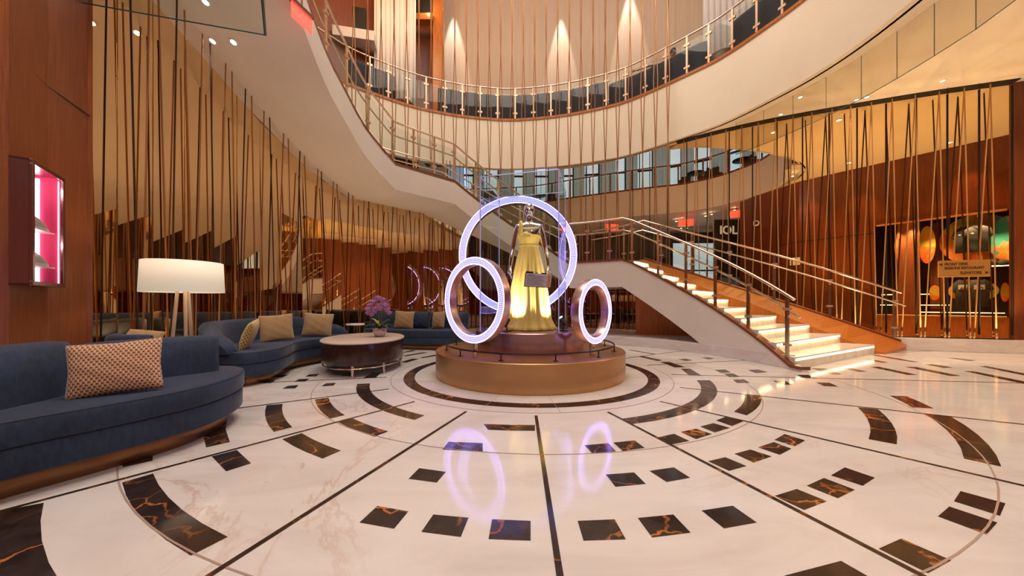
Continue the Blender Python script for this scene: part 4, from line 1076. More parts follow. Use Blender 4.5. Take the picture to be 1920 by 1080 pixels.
pillow('dotted pillow peeking over the nearest sofa from the lounge chair', (-3.66, 3.38, .64), .30, .22, .12, 20, -35, 'pillow_tan', 8)
pillow('yellow-gold pillow leaning on the left arm of the serpentine sofa', (-3.40, 4.42, .60), .38, .38, .13, -62, -20, 'pillow_gold', 8)
pillow('tan dotted pillow in the middle of the serpentine sofa', (-3.62, 5.25, .625), .44, .42, .13, 28, -14, 'pillow_tan', -5)
pillow('tan dotted pillow at the right end of the serpentine sofa', (-3.40, 5.98, .625), .47, .42, .14, 18, -14, 'pillow_tan', 4)
pillow('tan dotted pillow left on the far curved sofa', (-2.50, 7.92, .62), .46, .42, .14, 0, -12, 'pillow_tan', 3)
pillow('tan dotted pillow right on the far curved sofa', (-1.68, 7.80, .62), .38, .40, .14, -35, -12, 'pillow_tan', -6)
def plain_cushion(c, w, h, rz, label): 
    me = pillow_mesh(w, h, .2); me.materials.append(MT['velvet_blue']); o = bpy.data.objects.new('back_cushion', me); COL.objects.link(o)
    o.matrix_world = Matrix.Translation(c) @ Matrix.Rotation(R(rz), 4, 'Z') @ Matrix.Rotation(R(-10), 4, 'X'); return tag(o, label, 'cushion')
plain_cushion((-2.12, 7.98, .61), .42, .42, -12, 'plain navy cushion between the two dotted pillows on the far sofa')

# coffee table
ct = empty('coffee_table', 'oval dark wood coffee table with pale stone top on steel legs', 'table', (-2.34, 5.42, 0), rz=R(14.5))
def ell(a, b, n=72): return [(a*cos(2*pi*k/n), b*sin(2*pi*k/n)) for k in range(n)]
prism(ell(.60, .90), .445, .465, .006, 'stone_top', 'tabletop', ct)
prism(ell(.585, .885), .155, .445, .01, 'wood_dark', 'apron', ct)
m = MB(); m.tube([(.56*cos(a), .86*sin(a), .115) for a in [2*pi*k/64 for k in range(65)]], .011, 8, cap=False); m.build('rail_ring', 'steel_warm', ct)
for a in (-92, -5, 88, 178, -50, 130):
    x, y = .55*cos(R(a)), .85*sin(R(a)); m = MB(); m.tube([(x, y, 0), (x, y, .16)], .02, 14); m.build('leg', 'steel_warm', ct)
# orchid
orc = empty('potted_orchid', 'purple orchid in a silvery round pot on the oval table', 'plant', (-2.13, 5.50, .465))
m = MB(); m.lathe([(.055, 0), (.075, .01), (.10, .06), (.112, .11), (.105, .135), (.095, .13), (.095, .11)], n=32); m.build('pot', 'pot', orc)
m = MB(); m.lathe([(.001, .118), (.098, .112)], n=24, cap=False); m.build('moss', 'leaf_gold', orc)
def leaf(base, tip, w, mat):
    m = MB(); b, t = Vector(base), Vector(tip); d = t-b; s_ = d.cross(Vector((0, 0, 1))).normalized(); rg = []
    for i in range(9):
        u = i/8; c = b+d*u+Vector((0, 0, .05*sin(pi*u))); ww = w*sin(pi*min(.98, u*.9+.08))**.7; rg.append([c-s_*ww+Vector((0, 0, .012)), c, c+s_*ww+Vector((0, 0, .012))])
    m.loft(rg); o = m.build('leaf', mat, orc); o.modifiers.new('s', 'SOLIDIFY').thickness = .003
for a, L, h, w_, mt in ((20, .20, .04, .035, 'leaf'), (75, .16, .10, .03, 'leaf'), (-30, .19, .02, .035, 'leaf'), (180, .24, .03, .03, 'leaf'), (215, .22, .06, .03, 'leaf'), (140, .15, .12, .03, 'leaf_gold'), (250, .16, .07, .028, 'leaf'), (-70, .18, .05, .03, 'leaf'), (160, .17, .16, .02, 'leaf_gold'), (40, .17, .14, .028, 'leaf')):
    leaf((0, 0, .12), (L*cos(R(a)), L*sin(R(a)), .12+h), w_, mt)
for (x0, bend, hh) in ((-.01, -.16, .50), (.02, .12, .48)):
    pts = [(x0+bend*t**2.2, .01, .12+hh*sin(t*pi*.56)) for t in [i/12 for i in range(13)]]
    m = MB(); m.tube(pts, .006, 6); m.build('stem', 'stem', orc)
def flower(c, s_=.038, rz=0):
    m = MB(); c = Vector(c)
    for k in range(5):
        a = 2*pi*k/5+pi/2+rz; d = Vector((cos(a), -.15, sin(a))); si = Vector((-sin(a), 0, cos(a))); big = 1.15 if k in (1, 4) else .9
        rg = []
        for i in range(6):
            u = i/5; ww = s_*.52*big*sin(pi*min(.97, u*.85+.1)); q = c+d*s_*big*1.15*u+Vector((0, .012*u, 0)); rg.append([q-si*ww, q+Vector((0, -.004, 0)), q+si*ww])
        m.loft(rg)
    o = m.build('flower', ['orchid', 'orchid_heart'], orc); o.modifiers.new('s', 'SOLIDIFY').thickness = .002
    m = MB(); m.lathe([(.002, -.01), (.009, -.004), (.009, .004), (.002, .01)], tuple(c+Vector((0, -.012, 0))), 10); m.build('flower_heart', 'orchid_heart', o); o.children[0].parent = o
rf = random.Random(3)
for (x, z) in ((-.10, .56), (-.05, .60), (0, .62), (.05, .59), (.09, .55), (.12, .50), (-.15, .50), (-.17, .44), (-.05, .46), (.01, .45), (-.02, .50), (-.19, .38), (-.14, .35), (.13, .44), (.15, .38), (.06, .52), (-.08, .41)):
    flower((x, -.02+rf.uniform(-.05, .04), z), rf.uniform(.036, .046), rf.uniform(-.3, .3))
# side table
st = empty('side_table', 'small round white-topped side table between the two sofas', 'table', (-3.22, 7.02, 0))
m = MB(); m.lathe([(.17, .555), (.18, .56), (.18, .58), (.172, .585)], n=36); m.build('tabletop', 'white_paint', st)
m = MB(); m.tube([(-.02, 0, .01), (-.02, 0, .56)], .012, 10); m.tube([(.03, 0, .01), (.03, 0, .56)], .012, 10); m.build('stem', 'brass', st)
m = MB(); m.lathe([(.13, 0), (.13, .012), (.02, .018)], n=32); m.build('base', 'black_metal', st)
# floor lamp
fl_ = empty('floor_lamp', 'floor lamp with white drum shade on three brass legs behind the nearest sofa', 'lamp', (-3.99, 4.15, 0))
m = MB(); m.lathe([(.385, 1.135), (.37, 1.50)], n=64, cap=False); o = m.build('lamp_shade', 'shade_glow', fl_); o.modifiers.new('s', 'SOLIDIFY').thickness = .004
m = MB(); m.lathe([(.02, 1.30), (.05, 1.33), (.055, 1.37), (.02, 1.41)], n=20); m.build('bulb', 'lamp_glow', fl_)
for a, mt in ((90, 'lamp_leg'), (215, 'lamp_leg'), (325, 'lamp_leg')):
    m = MB(); m.tube([(.05*cos(R(a)), .05*sin(R(a)), 1.25), (.14*cos(R(a)), .14*sin(R(a)), 0)], .018, 10); m.build('leg', mt, fl_)
m = MB(); m.lathe([(.06, 1.22), (.07, 1.24), (.07, 1.27), (.02, 1.29)], n=24); m.build('hub', 'brass', fl_)
point('floor_lamp_bulb', (-3.99, 4.15, 1.30), 22, (1, .8, .5), .06)

# ------------------------------------------------------------------ sneaker showcase
cv = Vector((-4.12, 3.03, 1.67)); dv = Vector((-.585, .811, 0)).normalized(); nv = Vector((.811, .585, 0)).normalized()
sw, sh, sdp = .56, 1.04, .22
Msc = Matrix((( *dv, 0), (*(-nv), 0), (0, 0, 1, 0), (0, 0, 0, 1))).transposed()
c_sc = Vector((-3.95-.164, 2.80+.23, 1.67))-nv*.0
shc = empty('display_cabinet', 'bronze wall display cabinet lit pink inside holding sneakers', 'display cabinet'); shc.matrix_world = Matrix.Translation(c_sc) @ Msc
# local: x along wall (away from camera), y into the wall, z up
def bx(m, c, s): m.box(c, s); return m
m = MB(); t = .035
m.box((0, .0, sh/2-t/2), (sw, .02, t)); m.box((0, 0, -sh/2+t/2), (sw, .02, t)); m.box((-sw/2+t/2, 0, 0), (t, .02, sh-2*t)); m.box((sw/2-t/2, 0, 0), (t, .02, sh-2*t)); m.build('frame', 'bronze_mauve', shc, smooth=False, bevel=.003)
m = MB(); m.box((-sw/2+.008, sdp/2+.01, 0), (.016, sdp, sh)); m.box((sw/2-.008, sdp/2+.01, 0), (.016, sdp, sh)); m.box((0, sdp/2+.01, sh/2-.008), (sw, sdp, .016)); m.box((0, sdp/2+.01, -sh/2+.008), (sw, sdp, .016)); m.build('case', 'bronze_mauve', shc, smooth=False)
m = MB(); m.box((0, sdp-.01, 0), (sw-.03, .012, sh-.03)); m.box((sw/2-.02, sdp/2, 0), (.006, sdp-.03, sh-.03)); m.build('back_panel', 'pink', shc, smooth=False)
m = MB(); m.box((sw/2-.035, .150, 0), (.02, .035, sh-.08)); m.box((sw/2-.03, .022, 0), (.006, .006, sh-.08)); m.build('light_strip', 'strip_white', shc, smooth=False)
m = MB(); m.box((0, .005, 0), (sw-2*t, .006, sh-2*t)); m.build('glass_panel', 'glass_clear', shc, smooth=False)
for z in (-.34, -.02):
    m = MB(); m.box((.06, .11, z), (.36, .14, .008)); o = m.build('shelf', 'white_paint', shc, smooth=False)
def sneaker(label, z):
    s = empty('sneaker', label, 'shoe'); s.matrix_world = Matrix.Translation(c_sc) @ Msc @ Matrix.Translation((.095, .10, z))
    m = MB(); prof = []
    L = .27
    rings = []
    for i in range(15):
        u = i/14; x = -L/2+L*u; w = .04*(.75+.45*sin(pi*min(1, u*1.05))) if u < .97 else .02
        w *= 1 if u > .04 else .6
        h = .105-.01*sin(u*9) if u < .42 else .105-.062*((u-.42)/.58)**.8
        if u > .96: h *= .7
        rings.append([(x, w*cos(a), .022+max(0, sin(a))*h*.9 if sin(a) > 0 else .022) for a in [pi*k/10 for k in range(11)]])
    m.loft(rings, True, True); m.build('upper', 'shoe_fabric', s, angle=60)
    m = MB(); m.loft([[(-L/2-.004+(L+.008)*u, wy*.046*(.6+.5*sin(pi*min(1, max(.05, u)))), zz_) for wy, zz_ in ((-1, 0), (1, 0), (1, .024), (-1, .024))] for u in [k/12 for k in range(13)]], True, True); m.build('sole', 'shoe_sole', s, angle=60)
    for k in range(4):
        m = MB(); x = -.01+k*.02; m.tube([(x, -.03, .085-.006*k), (x+.003, 0, .118-.010*k), (x, .03, .085-.006*k)], .003, 6); m.build('lace', 'shoe_stripe', s)
    return s
sneaker('pale striped sneaker on the lower shelf of the pink cabinet', -.335)
sneaker('pale striped sneaker on the upper shelf of the pink cabinet', -.015)
pl = Msc @ Vector((0, .10, .40, 1)).to_3d() if False else (Matrix.Translation(c_sc) @ Msc @ Vector((0, .10, .42)))
point('cabinet_light', pl, 1.7, (1, .75, .75), .03)
pl = (Matrix.Translation(c_sc) @ Msc @ Vector((.0, .10, -.1))); point('cabinet_light', pl, .8, (1, .75, .75), .03)

# ------------------------------------------------------------------ signs
def plan_board(px0, px1, py0, py1, curve):
    a = Vector(on_curve(px0, curve)); b = Vector(on_curve(px1, curve)); c = (a+b)/2; d = (b-a); L = d.length; an = atan2(d.y, d.x)
    z0, z1 = zat(py1, c.y), zat(py0, c.y); return c, L, an, z0, z1
wf = offset(WS, -.26)
c, L, an, z0, z1 = plan_board(1759, 1856, 488, 519, wf)
sg = empty('directional_sign', 'gold hanging board with lobby directions among the right ropes', 'sign', (c.x, c.y, (z0+z1)/2), rz=an)
H_ = z1-z0
m = MB(); m.box((0, 0, 0), (L, .03, H_)); m.build('board', 'sign_gold', sg, smooth=False, bevel=.003)
m = MB(); m.tube([(-L*.3, 0, H_/2), (-L*.3, 0, 5.48-(z0+z1)/2)], .003, 5); m.tube([(L*.3, 0, H_/2), (L*.3, 0, 5.48-(z0+z1)/2)], .003, 5); m.build('suspension_wire', 'black_metal', sg)
RX = Matrix.Rotation(R(90), 4, 'X')
def tx(body, x, z, s, al): return text_mesh('lettering', body, s, 'text_dark', Matrix.Translation((x, -.018, z)) @ RX, sg, al, .001, .78)
ts = H_*.23
tx('FRONT DESK', -L*.39, H_*.27, ts, 'LEFT'); tx('SESSIONS RESTAURANT', -L*.39, H_*.03, ts*.93, 'LEFT'); tx('ELEVATORS', L*.33, -H_*.27, ts, 'RIGHT')
m = MB(); 
for (x, z, s_) in ((-L*.455, H_*.27, -1), (L*.425, -H_*.27, 1)):
    m.loft([[(x-s_*.028, y, z+.028), (x+s_*.035, y, z), (x-s_*.028, y, z-.028), (x-s_*.012, y, z)] for y in (-.016, -.020)], True, True)
m.build('arrow', 'text_dark', sg, smooth=False)
def exit_sign(label, loc, rz, w=.42, h=.22, drop=.15):
    e = empty('exit_sign', label, 'sign', loc, 'ceiling exit signs', rz)
    m = MB(); m.box((0, 0, 0), (w, .03, h)); m.build('housing', 'red_glass', e, smooth=False)
    text_mesh('lettering', 'EXIT', h*.85, 'exit_red', Matrix.Translation((0, -.02, 0)) @ RX, e, 'CENTER', .002)
    m = MB(); m.tube([(0, 0, h/2), (0, 0, h/2+drop)], .012, 6); m.build('stem', 'black_metal', e); return e
exit_sign('red exit sign under the far hall ceiling, middle one', (*P(1286, 417, 18.0)[:2], 5.27), R(-10), .75, .36, .3)
exit_sign('red exit sign under the far hall ceiling beside the wood wall', (*P(1381, 401, 16.2)[:2], zat(401, 16.2)), R(-30), .5, .36, .2)
exit_sign('red exit sign under the far hall ceiling above the stair landing', (*P(1148, 402, 19.2)[:2], 5.28), R(5), .8, .36, .4)
# red edge-lit exit sign under the left soffit
ray = P(566, 14, 1)-Vector((0, 0, 1)); hit = BV.ray_cast(Vector((0, 0, 1)), ray.normalized())
hp = hit[0]-ray.normalized()*.30
ex = empty('exit_sign', 'red glowing exit sign hanging from the left stair underside', 'sign', hp, None, R(74))
m = MB(); m.box((0, 0, -.02), (.34, .06, .05)); m.build('housing', 'bronze_mauve', ex, smooth=False)
hu = BV.ray_cast(hp, Vector((0, 0, 1))); hl = (hu[0].z-hp.z+.02) if hu[0] else .3
m = MB(); m.tube([(0, 0, 0), (0, 0, hl)], .012, 8); m.build('stem', 'bronze_mauve', ex)
m = MB(); m.box((0, 0, -.15), (.33, .012, .22)); m.build('blade', 'red_glass', ex, smooth=False)
text_mesh('lettering', 'EXIT', .17, 'exit_red', Matrix.Translation((0, -.009, -.15)) @ RX, ex, 'CENTER', .002)

# downlights
dl_me = None
def downlight(label, loc, nrm, group, power=0, r=.055, to=None):
    e = empty('downlight', label, 'downlight', loc, group)
    e.rotation_euler = Vector(nrm).to_track_quat('Z', 'Y').to_euler()
    m = MB(); m.lathe([(r*.72, -.004), (r, -.004), (r*1.05, .0), (r*1.05, .012), (r*.72, .012)], n=24, cap=False); m.build('trim_ring', 'white_paint', e)
    m = MB(); m.lathe([(.001, .002), (r*.72, .002)], n=24, cap=False); m.build('lens', 'lamp_glow', e)
    if power:
        L = Vector(loc)+Vector(nrm)*(-.03)
        spot('downlight_beam', L, to or (L+Vector((0, 0, -1))), power, 70, NEUT, .8)
for px, py, lab in ((386, 4, 'round recessed downlight nearest the top edge in the left stair underside'), (399, 77, 'left of two paired downlights in the stair underside'), (438, 79, 'right of two paired downlights in the stair underside')):
    d = (P(px, py, 1)-Vector((0, 0, 1))).normalized(); h = BV.ray_cast(Vector((0, 0, 1)), d)
    if h[0]:
        nn = h[1] if h[1].z < 0 else -h[1]
        downlight(lab, h[0]+nn*.006, -nn, None, 30, .055)
k = 0
for px, py in ((1464,214),(1500,182),(1606,187),(1625,182),(1768,151)):
    Y = (CEIL-1)*F_PX/(HY-py); p = P(px, py, Y)
    downlight('round recessed downlight in the cream ceiling under the mezzanine', (p.x, p.y, CEIL-.006), (0, 0, 1), 'downlights in the right ceiling', 40, .05)
for px, py in ((1487,330),(1573,225),(1592,305),(1781,267),(1450,248)):
    Y = (CEIL-1)*F_PX/(HY-py); p = P(px, py, Y)
    downlight('round recessed downlight in the ceiling behind the right glass wall', (p.x, p.y, CEIL-.006), (0, 0, 1), 'downlights behind the right glass wall', 0, .07)
for px, py in ((1268,415),(1278,413),(1277,428),(1323,405),(1335,402),(1377,394),(1389,402),(1288,428)):
    Y = (CEIL-1)*F_PX/(HY-py); p = P(px, py, Y)
    downlight('round recessed downlight in the far hall ceiling', (p.x, p.y, CEIL-.006), (0, 0, 1), 'downlights in the far hall ceiling', 0, .09)
# wall washers of the wood wall
for x, y in ((10.3, 12.0), (11.0, 10.9), (12.4, 9.2)):
    spot('wood_wash', (x, y, 5.35), (x+.55, y+.45, 3.0), 110, 55, (1, .55, .22), .8)
# far upper wall washers
for px in (850, 1050, 1178):
    u = Vector(on_curve(px, U)); c0 = Vector((.5, 5.5)); d = (c0-u).normalized(); s0 = u+d*.30
    spot('wall_wash', (s0.x, s0.y, 14.0), (u.x+d.x*.16, u.y+d.y*.16, 7.5), 1500, 24, (1, .93, .85), .25, .05)
area('upper_wall_fill', (1.0, 9.5, 13.9), 5, 190, NEUT, (.05, .8, -.5), 1.5)  # unseen area fill facing the upper wall, no fixture
area('upper_left_fill', (-4.2, 9.5, 12.5), 1.6, 110, (1, .6, .3), (-.2, 1, -.2))  # unseen warm area fill for the upper left, no fixture

# ------------------------------------------------------------------ mezzanine furniture
def booth(label, px0, px1, z, off=.30, th=.5):
    c = offset(MS, off); a = on_curve(px0, c); b = on_curve(px1, c)
    seg = [p for p in c if (a[0] < p[0] < b[0]) and p[1] > 5]
    path = resample([a]+seg+[b], .12)
    root = empty('booth_seat', label, 'booth'); back_band(path, .22, DECK, DECK+z, 1, .0, 'velvet_booth', 'backrest', root)
    q = offset(path, .22); q2 = offset(path, .75)
    m = MB(); m.loft([[(s[0], s[1], DECK), (s[0], s[1], DECK+.42), (t_[0], t_[1], DECK+.42), (t_[0], t_[1], DECK)] for s, t_ in zip(q, q2)], True, True); m.build('seat', 'velvet_booth', root)
    return root
booth('navy booth seat at the left end behind the mezzanine balustrade', 655, 743, 1.02)
booth('long navy booth seat in the middle behind the mezzanine balustrade', 822, 1138, 1.05)
booth('navy booth seat with a person leaning on it behind the mezzanine balustrade', 1141, 1322, .95)
booth('navy booth seat at the right end behind the mezzanine balustrade', 1370, 1560, 1.02)
# ledge behind booths
c = offset(MS, 1.5); seg = [p for p in c if -2.2 < p[0] < 6 and p[1] > 9]
lg = MB(); q = offset(seg, .3); lg.loft([[(a[0], a[1], DECK), (a[0], a[1], DECK+1.12), (b[0], b[1], DECK+1.12), (b[0], b[1], DECK)] for a, b in zip(seg, q)], True, True)
tag(lg.build('wooden_ledge', 'wood_orange'), 'long orange wooden ledge curving behind the navy booth seats', 'ledge')
def lounge(px, label, mat, w=.55, h=.42):
    c = on_curve(px, offset(MS, .62)); e = empty('lounge_chair', label, 'chair', (c[0], c[1], DECK-.04))
    m = MB(); m.lathe([(.2, 0), (w*.5, .08), (w*.52, h*.8), (w*.45, h)], n=28); m.build('seat', mat, e)
    m = MB(); m.lathe([(.15, 0), (.15, .03)], n=20); m.build('base', 'black_metal', e)
lounge(756, 'low brown round stool beside the left navy booth', 'leather_brown', .75, .36)
lounge(790, 'low pale round stool between the left and middle booths', 'shoe_fabric', .6, .26)
lounge(1355, 'low brown round stool between the right navy booths', 'leather_brown', .85, .42)
c = on_curve(1317, offset(MS, .95)); me = pillow_mesh(.5, .4, .15); me.materials.append(MT['purple']); o = bpy.data.objects.new('throw_pillow', me); COL.objects.link(o)
o.location = (c[0], c[1], DECK+.66); o.rotation_euler = (R(-12), 0, R(-40)); tag(o, 'purple pillow beside the end of the occupied navy booth', 'pillow')
# person resting an arm along the booth
c = Vector(on_curve(1262, offset(MS, .74))); w1 = Vector(on_curve(1192, offset(MS, .42))); s1_ = Vector(on_curve(1240, offset(MS, .74)))
pr = empty('person', 'person in a pale grey shirt seated in a booth with an arm along its back', 'person', (c.x, c.y, DECK+.14))
def rel(v, z): return (v.x-c.x, v.y-c.y, z)
el = Vector(on_curve(1218, offset(MS, .50)))
hv = (w1-el).normalized(); sh_l = Vector((.22*hv.x, .22*hv.y)); sh_r = -sh_l
body_c = [([(0, 0, .48), (0, 0, .62), (0, 0, .78), (0, 0, .92), (0, 0, .99), (0, 0, 1.06)], [(.15, .12), (.15, .11), (.17, .12), (.13, .09), .055, .05]),
          ([(0, 0, .92), (sh_l.x, sh_l.y, .93), rel(el, .97), rel(w1, .95)], [(.13, .09), .06, .045, .03]),
          ([(0, 0, .92), (sh_r.x, sh_r.y, .90), (sh_r.x*1.3, sh_r.y*1.3+.1, .68), (sh_r.x*.7, sh_r.y*.7+.3, .60)], [(.13, .09), .06, .045, .03]),
          ([(0, 0, .48), (.09, .2, .50), (.10, .42, .48), (.10, .46, .1)], [(.15, .12), .085, .06, .045]),
          ([(0, 0, .48), (-.09, .2, .50), (-.10, .42, .48), (-.10, .46, .1)], [(.15, .12), .085, .06, .045])]
skin_mesh('body', 'cloth_grey', body_c, 2, pr)
hd_ = MB(); prof = [(max(.001, sin(pi*i/12)*.078), -cos(pi*i/12)*.115) for i in range(13)]
hd_.lathe(prof, (0, 0, 1.16), 24, 0, 1, 1.15); hd_.build('head', 'skin', pr)
hd_ = MB(); hd_.lathe([(max(.001, sin(pi*i/12)*.088), -cos(pi*i/12)*.12) for i in range(5, 13)], (0, -.012, 1.175), 24, 0, 1, 1.15); hd_.build('hair', 'hair', pr)
hw_ = rel(w1, .95); skin_mesh('hand', 'skin', hand_chains(hw_, (hv.x, hv.y, -.05), (0, 0, 1), (-hv.y, hv.x, 0), 1.0), 1, pr)
# pleated curtains
def pleated(name, label, a, b, z0, z1, mat, amp=.05, wl=.16, cat='curtain', group=None):
    a, b = Vector(a), Vector(b); L = (b-a).length; d = (b-a)/L; nn = Vector((-d.y, d.x)); n = int(L/wl*8); pts = []
    for i in range(n+1):
        s = L*i/n; q = a+d*s+nn*amp*sin(2*pi*s/wl)*(1+.3*sin(s*3)); pts.append(q)
    m = MB(); m.loft([[(q.x, q.y, z0), (q.x, q.y, z1)] for q in pts]); o = m.build(name, mat, angle=80); o.modifiers.new('s', 'SOLIDIFY').thickness = .006
    return tag(o, label, cat, group)
pleated('pleated_curtain', 'white pleated curtain column left of the lit mezzanine wall', (-5.15, 12.75), (-3.62, 12.85), DECK, 14.4, 'curtain_white', .03, .17)
pleated('pleated_curtain', 'white pleated curtain at the right end of the lit mezzanine wall', on_curve(1318, offset(U, -.25))[:2], on_curve(1420, offset(U, -.25))[:2], DECK, 14.4, 'curtain_white', .035, .17)
# wood features of the upper left
def face_box(px0, px1, py0, py1, Y, dep, name, label, mat, cat, rz=0):
    a = P(px0, py1, Y); b = P(px1, py0, Y); c = (a+b)/2; m = MB(); m.box((0, 0, 0), (b.x-a.x, dep, b.z-a.z)); o = m.build(name, mat, smooth=False, bevel=.005); o.location = c; o.rotation_euler.z = rz
    return tag(o, label, cat)
face_box(621, 684, 12, 56, 12.6, .10, 'wall_screen', 'black wall screen left of the white curtain column', 'black', 'screen', R(12))
face_box(630, 702, 62, 80, 12.3, .5, 'wall_ledge', 'pale sloping ledge below the black screen', 'plaster_white', 'ledge', R(12))
face_box(779, 812, -20, 26, 13.4, .12, 'wall_screen', 'black wall panel between curtain column and lit wall', 'black', 'screen')
face_box(779, 812, 30, 42, 13.2, .3, 'wall_ledge', 'lit orange wooden ledge between curtain column and lit wall', 'wood_orange', 'ledge')
face_box(813, 832, -40, 215, 13.3, .25, 'wood_pilaster', 'tall orange-brown wooden pilaster at the left end of the lit wall', 'wood_orange', 'pilaster')
point('pilaster_light', P(800, 12, 12.9), 14, (1, .6, .3))

# ------------------------------------------------------------------ far balcony windows, curtains, tables: reflected mezzanine built beyond the glass
root = None
wx = [(-4, 21.6), (2, 21.9), (6, 21.4), (9.5, 20.4), (12.3, 18.0), (13.3, 14.5), (12.8, 11.8)]
wxs = resample(catmull(wx, 4), 1.6)
for i, (a, b) in enumerate(zip(wxs, wxs[1:])):
    a, b = Vector(a), Vector(b); c = (a+b)/2; an = atan2((b-a).y, (b-a).x); L = (b-a).length
    m = MB(); m.box((0, 0, 0), (L-.1, .04, 3.6)); w_ = m.build('window_%d' % (i+2), 'daylight_pane', smooth=False); w_.location = (c.x, c.y, 6.86+1.85); w_.rotation_euler.z = an; struct(w_)
    m = MB()
    for x in (-L/2, L/2): m.box((x, -.05, 0), (.16, .14, 3.9))
    for z in (-1.8, .4, 1.8): m.box((0, -.05, z), (L, .10, .10))
    m.box((0, -.05, 0), (.05, .08, 3.7)); m.build('window_frame', 'wood_dark', w_, smooth=False)
    if i % 1 == 0:
        d = (b-a).normalized(); nn = Vector((-d.y, d.x)); nn = nn if nn.dot(Vector((4, 12))-c) > 0 else -nn
        p0 = a+nn*.35; p1 = a+d*L*(.42 if i % 2 else .6)+nn*.35
        pleated('pleated_curtain', 'grey-blue curtain hanging before the far balcony windows', p0, p1, 6.88, 10.6, 'curtain_blue', .05, .2, 'curtain', 'curtains of the far balcony windows')
m = MB(); m.slab([(-6,19),(16,9),(16,24),(-6,24)], 10.6, 10.7); struct(m.build('ceiling_far_balcony', 'dark_hall', smooth=False))
def round_table(loc, label):
    e = empty('round_table', label, 'table', loc, 'round tables on the far balcony')
    m = MB(); m.lathe([(.38, .70), (.40, .71), (.40, .74), (.38, .75)], n=36); m.build('tabletop', 'black_metal', e)
    m = MB(); m.tube([(0, 0, 0), (0, 0, .7)], .03, 10); m.lathe([(.24, 0), (.24, .02), (.03, .04)], n=28); m.build('pedestal', 'black_metal', e)
def tub_chair(loc, rz, label, mat='leather_brown'):
    e = empty('tub_chair', label, 'chair', loc, 'tub chairs on the far balcony', rz)
    m = MB(); m.lathe([(.24, .12), (.27, .20), (.28, .42), (.26, .44)], n=28); m.build('seat', mat, e)
    back_band([(.30*cos(a), .30*sin(a)) for a in [R(20+14*k) for k in range(11)]], .06, .2, .72, 1, 0, mat, 'backrest', e)
    m = MB(); 
    for a in (45, 135, 225, 315): m.tube([(.15*cos(R(a)), .15*sin(R(a)), .14), (.22*cos(R(a)), .22*sin(R(a)), 0)], .012, 6)
    m.build('legs', 'black_metal', e)
def on_b2(px, off): q = on_curve(px, offset(B2, off), last=True); return (q[0], q[1], 6.86)
round_table(on_b2(1304, .9), 'dark round table at the middle of the far balcony edge')
round_table(on_b2(1392, .9), 'dark round table near the right end of the far balcony')
round_table(on_b2(1012, 1.0), 'dark round table on the far balcony above the large light ring')
for px, of, l in ((1283, .8, 'brown tub chair left of the middle far balcony table'), (1319, .6, 'brown tub chair just right of the middle far balcony table'), (1344, .9, 'second brown tub chair right of the middle far balcony table'), (1408, .7, 'brown tub chair right of the rightmost far balcony table'), (1418, .9, 'last brown tub chair at the right end of the far balcony'), (1035, .9, 'brown tub chair on the far balcony above the large light ring')):
    q = on_b2(px, of); tub_chair(q, random.uniform(0, 6), l)

# far hall: big letters and furniture
lt = empty('wall_lettering', 'large pale letters on the dark far hall wall above the stair rail', 'sign', P(1366, 432, 17.73))
text_mesh('lettering', 'IOL', .6, 'white_sign', RX, lt, 'CENTER', .01)
face_box(1340, 1393, 412, 520, 17.8, .1, 'dark_partition', 'tall black glass partition carrying the pale letters', 'black', 'partition')
cam_ = empty('security_camera', 'white dome security camera on the dark wood wall', 'camera', P(1418, 419, 14.12))
m = MB(); m.lathe([(.10, 0), (.12, .02), (.12, .05), (.09, .07)], n=24); o = m.build('housing', 'white_paint', cam_); o.rotation_euler = (R(90), 0, R(-50))
m = MB(); m.lathe([(.001, -.06), (.04, -.05), (.07, 0)], n=24, cap=False); o = m.build('lens', 'black', cam_); o.rotation_euler = (R(-90), 0, R(-50)); o.location = (-.04, -.05, 0)
face_box(1483, 1498, 483, 497, 12.65, .03, 'wall_notice', 'small white notice on the wood wall behind the ropes', 'print_white', 'notice', R(-50))

# ------------------------------------------------------------------ shop window display, a mirror reflection modelled behind the glass
def place(o, s, dpt, z, tilt=0):
    v = shop(s, dpt, z); o.location = v; o.rotation_euler = (0, 0, atan2(sd.y, sd.x)); return o
def shop_px(px):   # distance along wall for an image column
    k = (px-960)/F_PX; a = Vector(a_); d = Vector((sd.x, sd.y)); return (k*a.y-a.x)/(d.x-k*d.y)
def oval(label, px0, px1, py0, py1, dpt, mat, grp='bright oval display boards'):
    s0, s1 = shop_px(px0), shop_px(px1); s = (s0+s1)/2; Yc = shop(s, dpt, 0).y
    z0, z1 = zat(py1, Yc), zat(py0, Yc); m = MB(); n = 56
    a, b = (s1-s0)/2, (z1-z0)/2
    m.loft([[(a*cos(2*pi*k/n), y, b*sin(2*pi*k/n)) for k in range(n)] for y in (-.02, .02)], True, True); o = m.build('oval_board', mat)
    place(o, s, dpt, (z0+z1)/2); tag(o, label, 'display board', grp)
oval('large orange and teal oval board behind the black polo shirts', 1758, 1918, 402, 496, 1.2, 'oval_print')
oval('teal and orange half-hidden oval board at the right end of the shop window', 1856, 1935, 405, 490, .95, 'oval_teal')
oval('reflected copy of the orange oval board, left of the black polo shirts', 1718, 1752, 424, 494, .9, 'oval_print')  # repeats the large board as its reflection
oval('narrow reflected copy of the orange oval board, furthest left in the shop window', 1672, 1688, 436, 488, .8, 'oval_print')  # another reflection of the large board, built as a solid oval
oval('yellow-orange oval board behind the grey T-shirts', 1776, 1878, 525, 566, .95, 'oval_print')
oval('small orange oval board left of the grey T-shirts', 1739, 1762, 535, 563, .85, 'oval_print')
oval('small orange oval board right of the grey T-shirts', 1880, 1898, 530, 566, .8, 'oval_print')
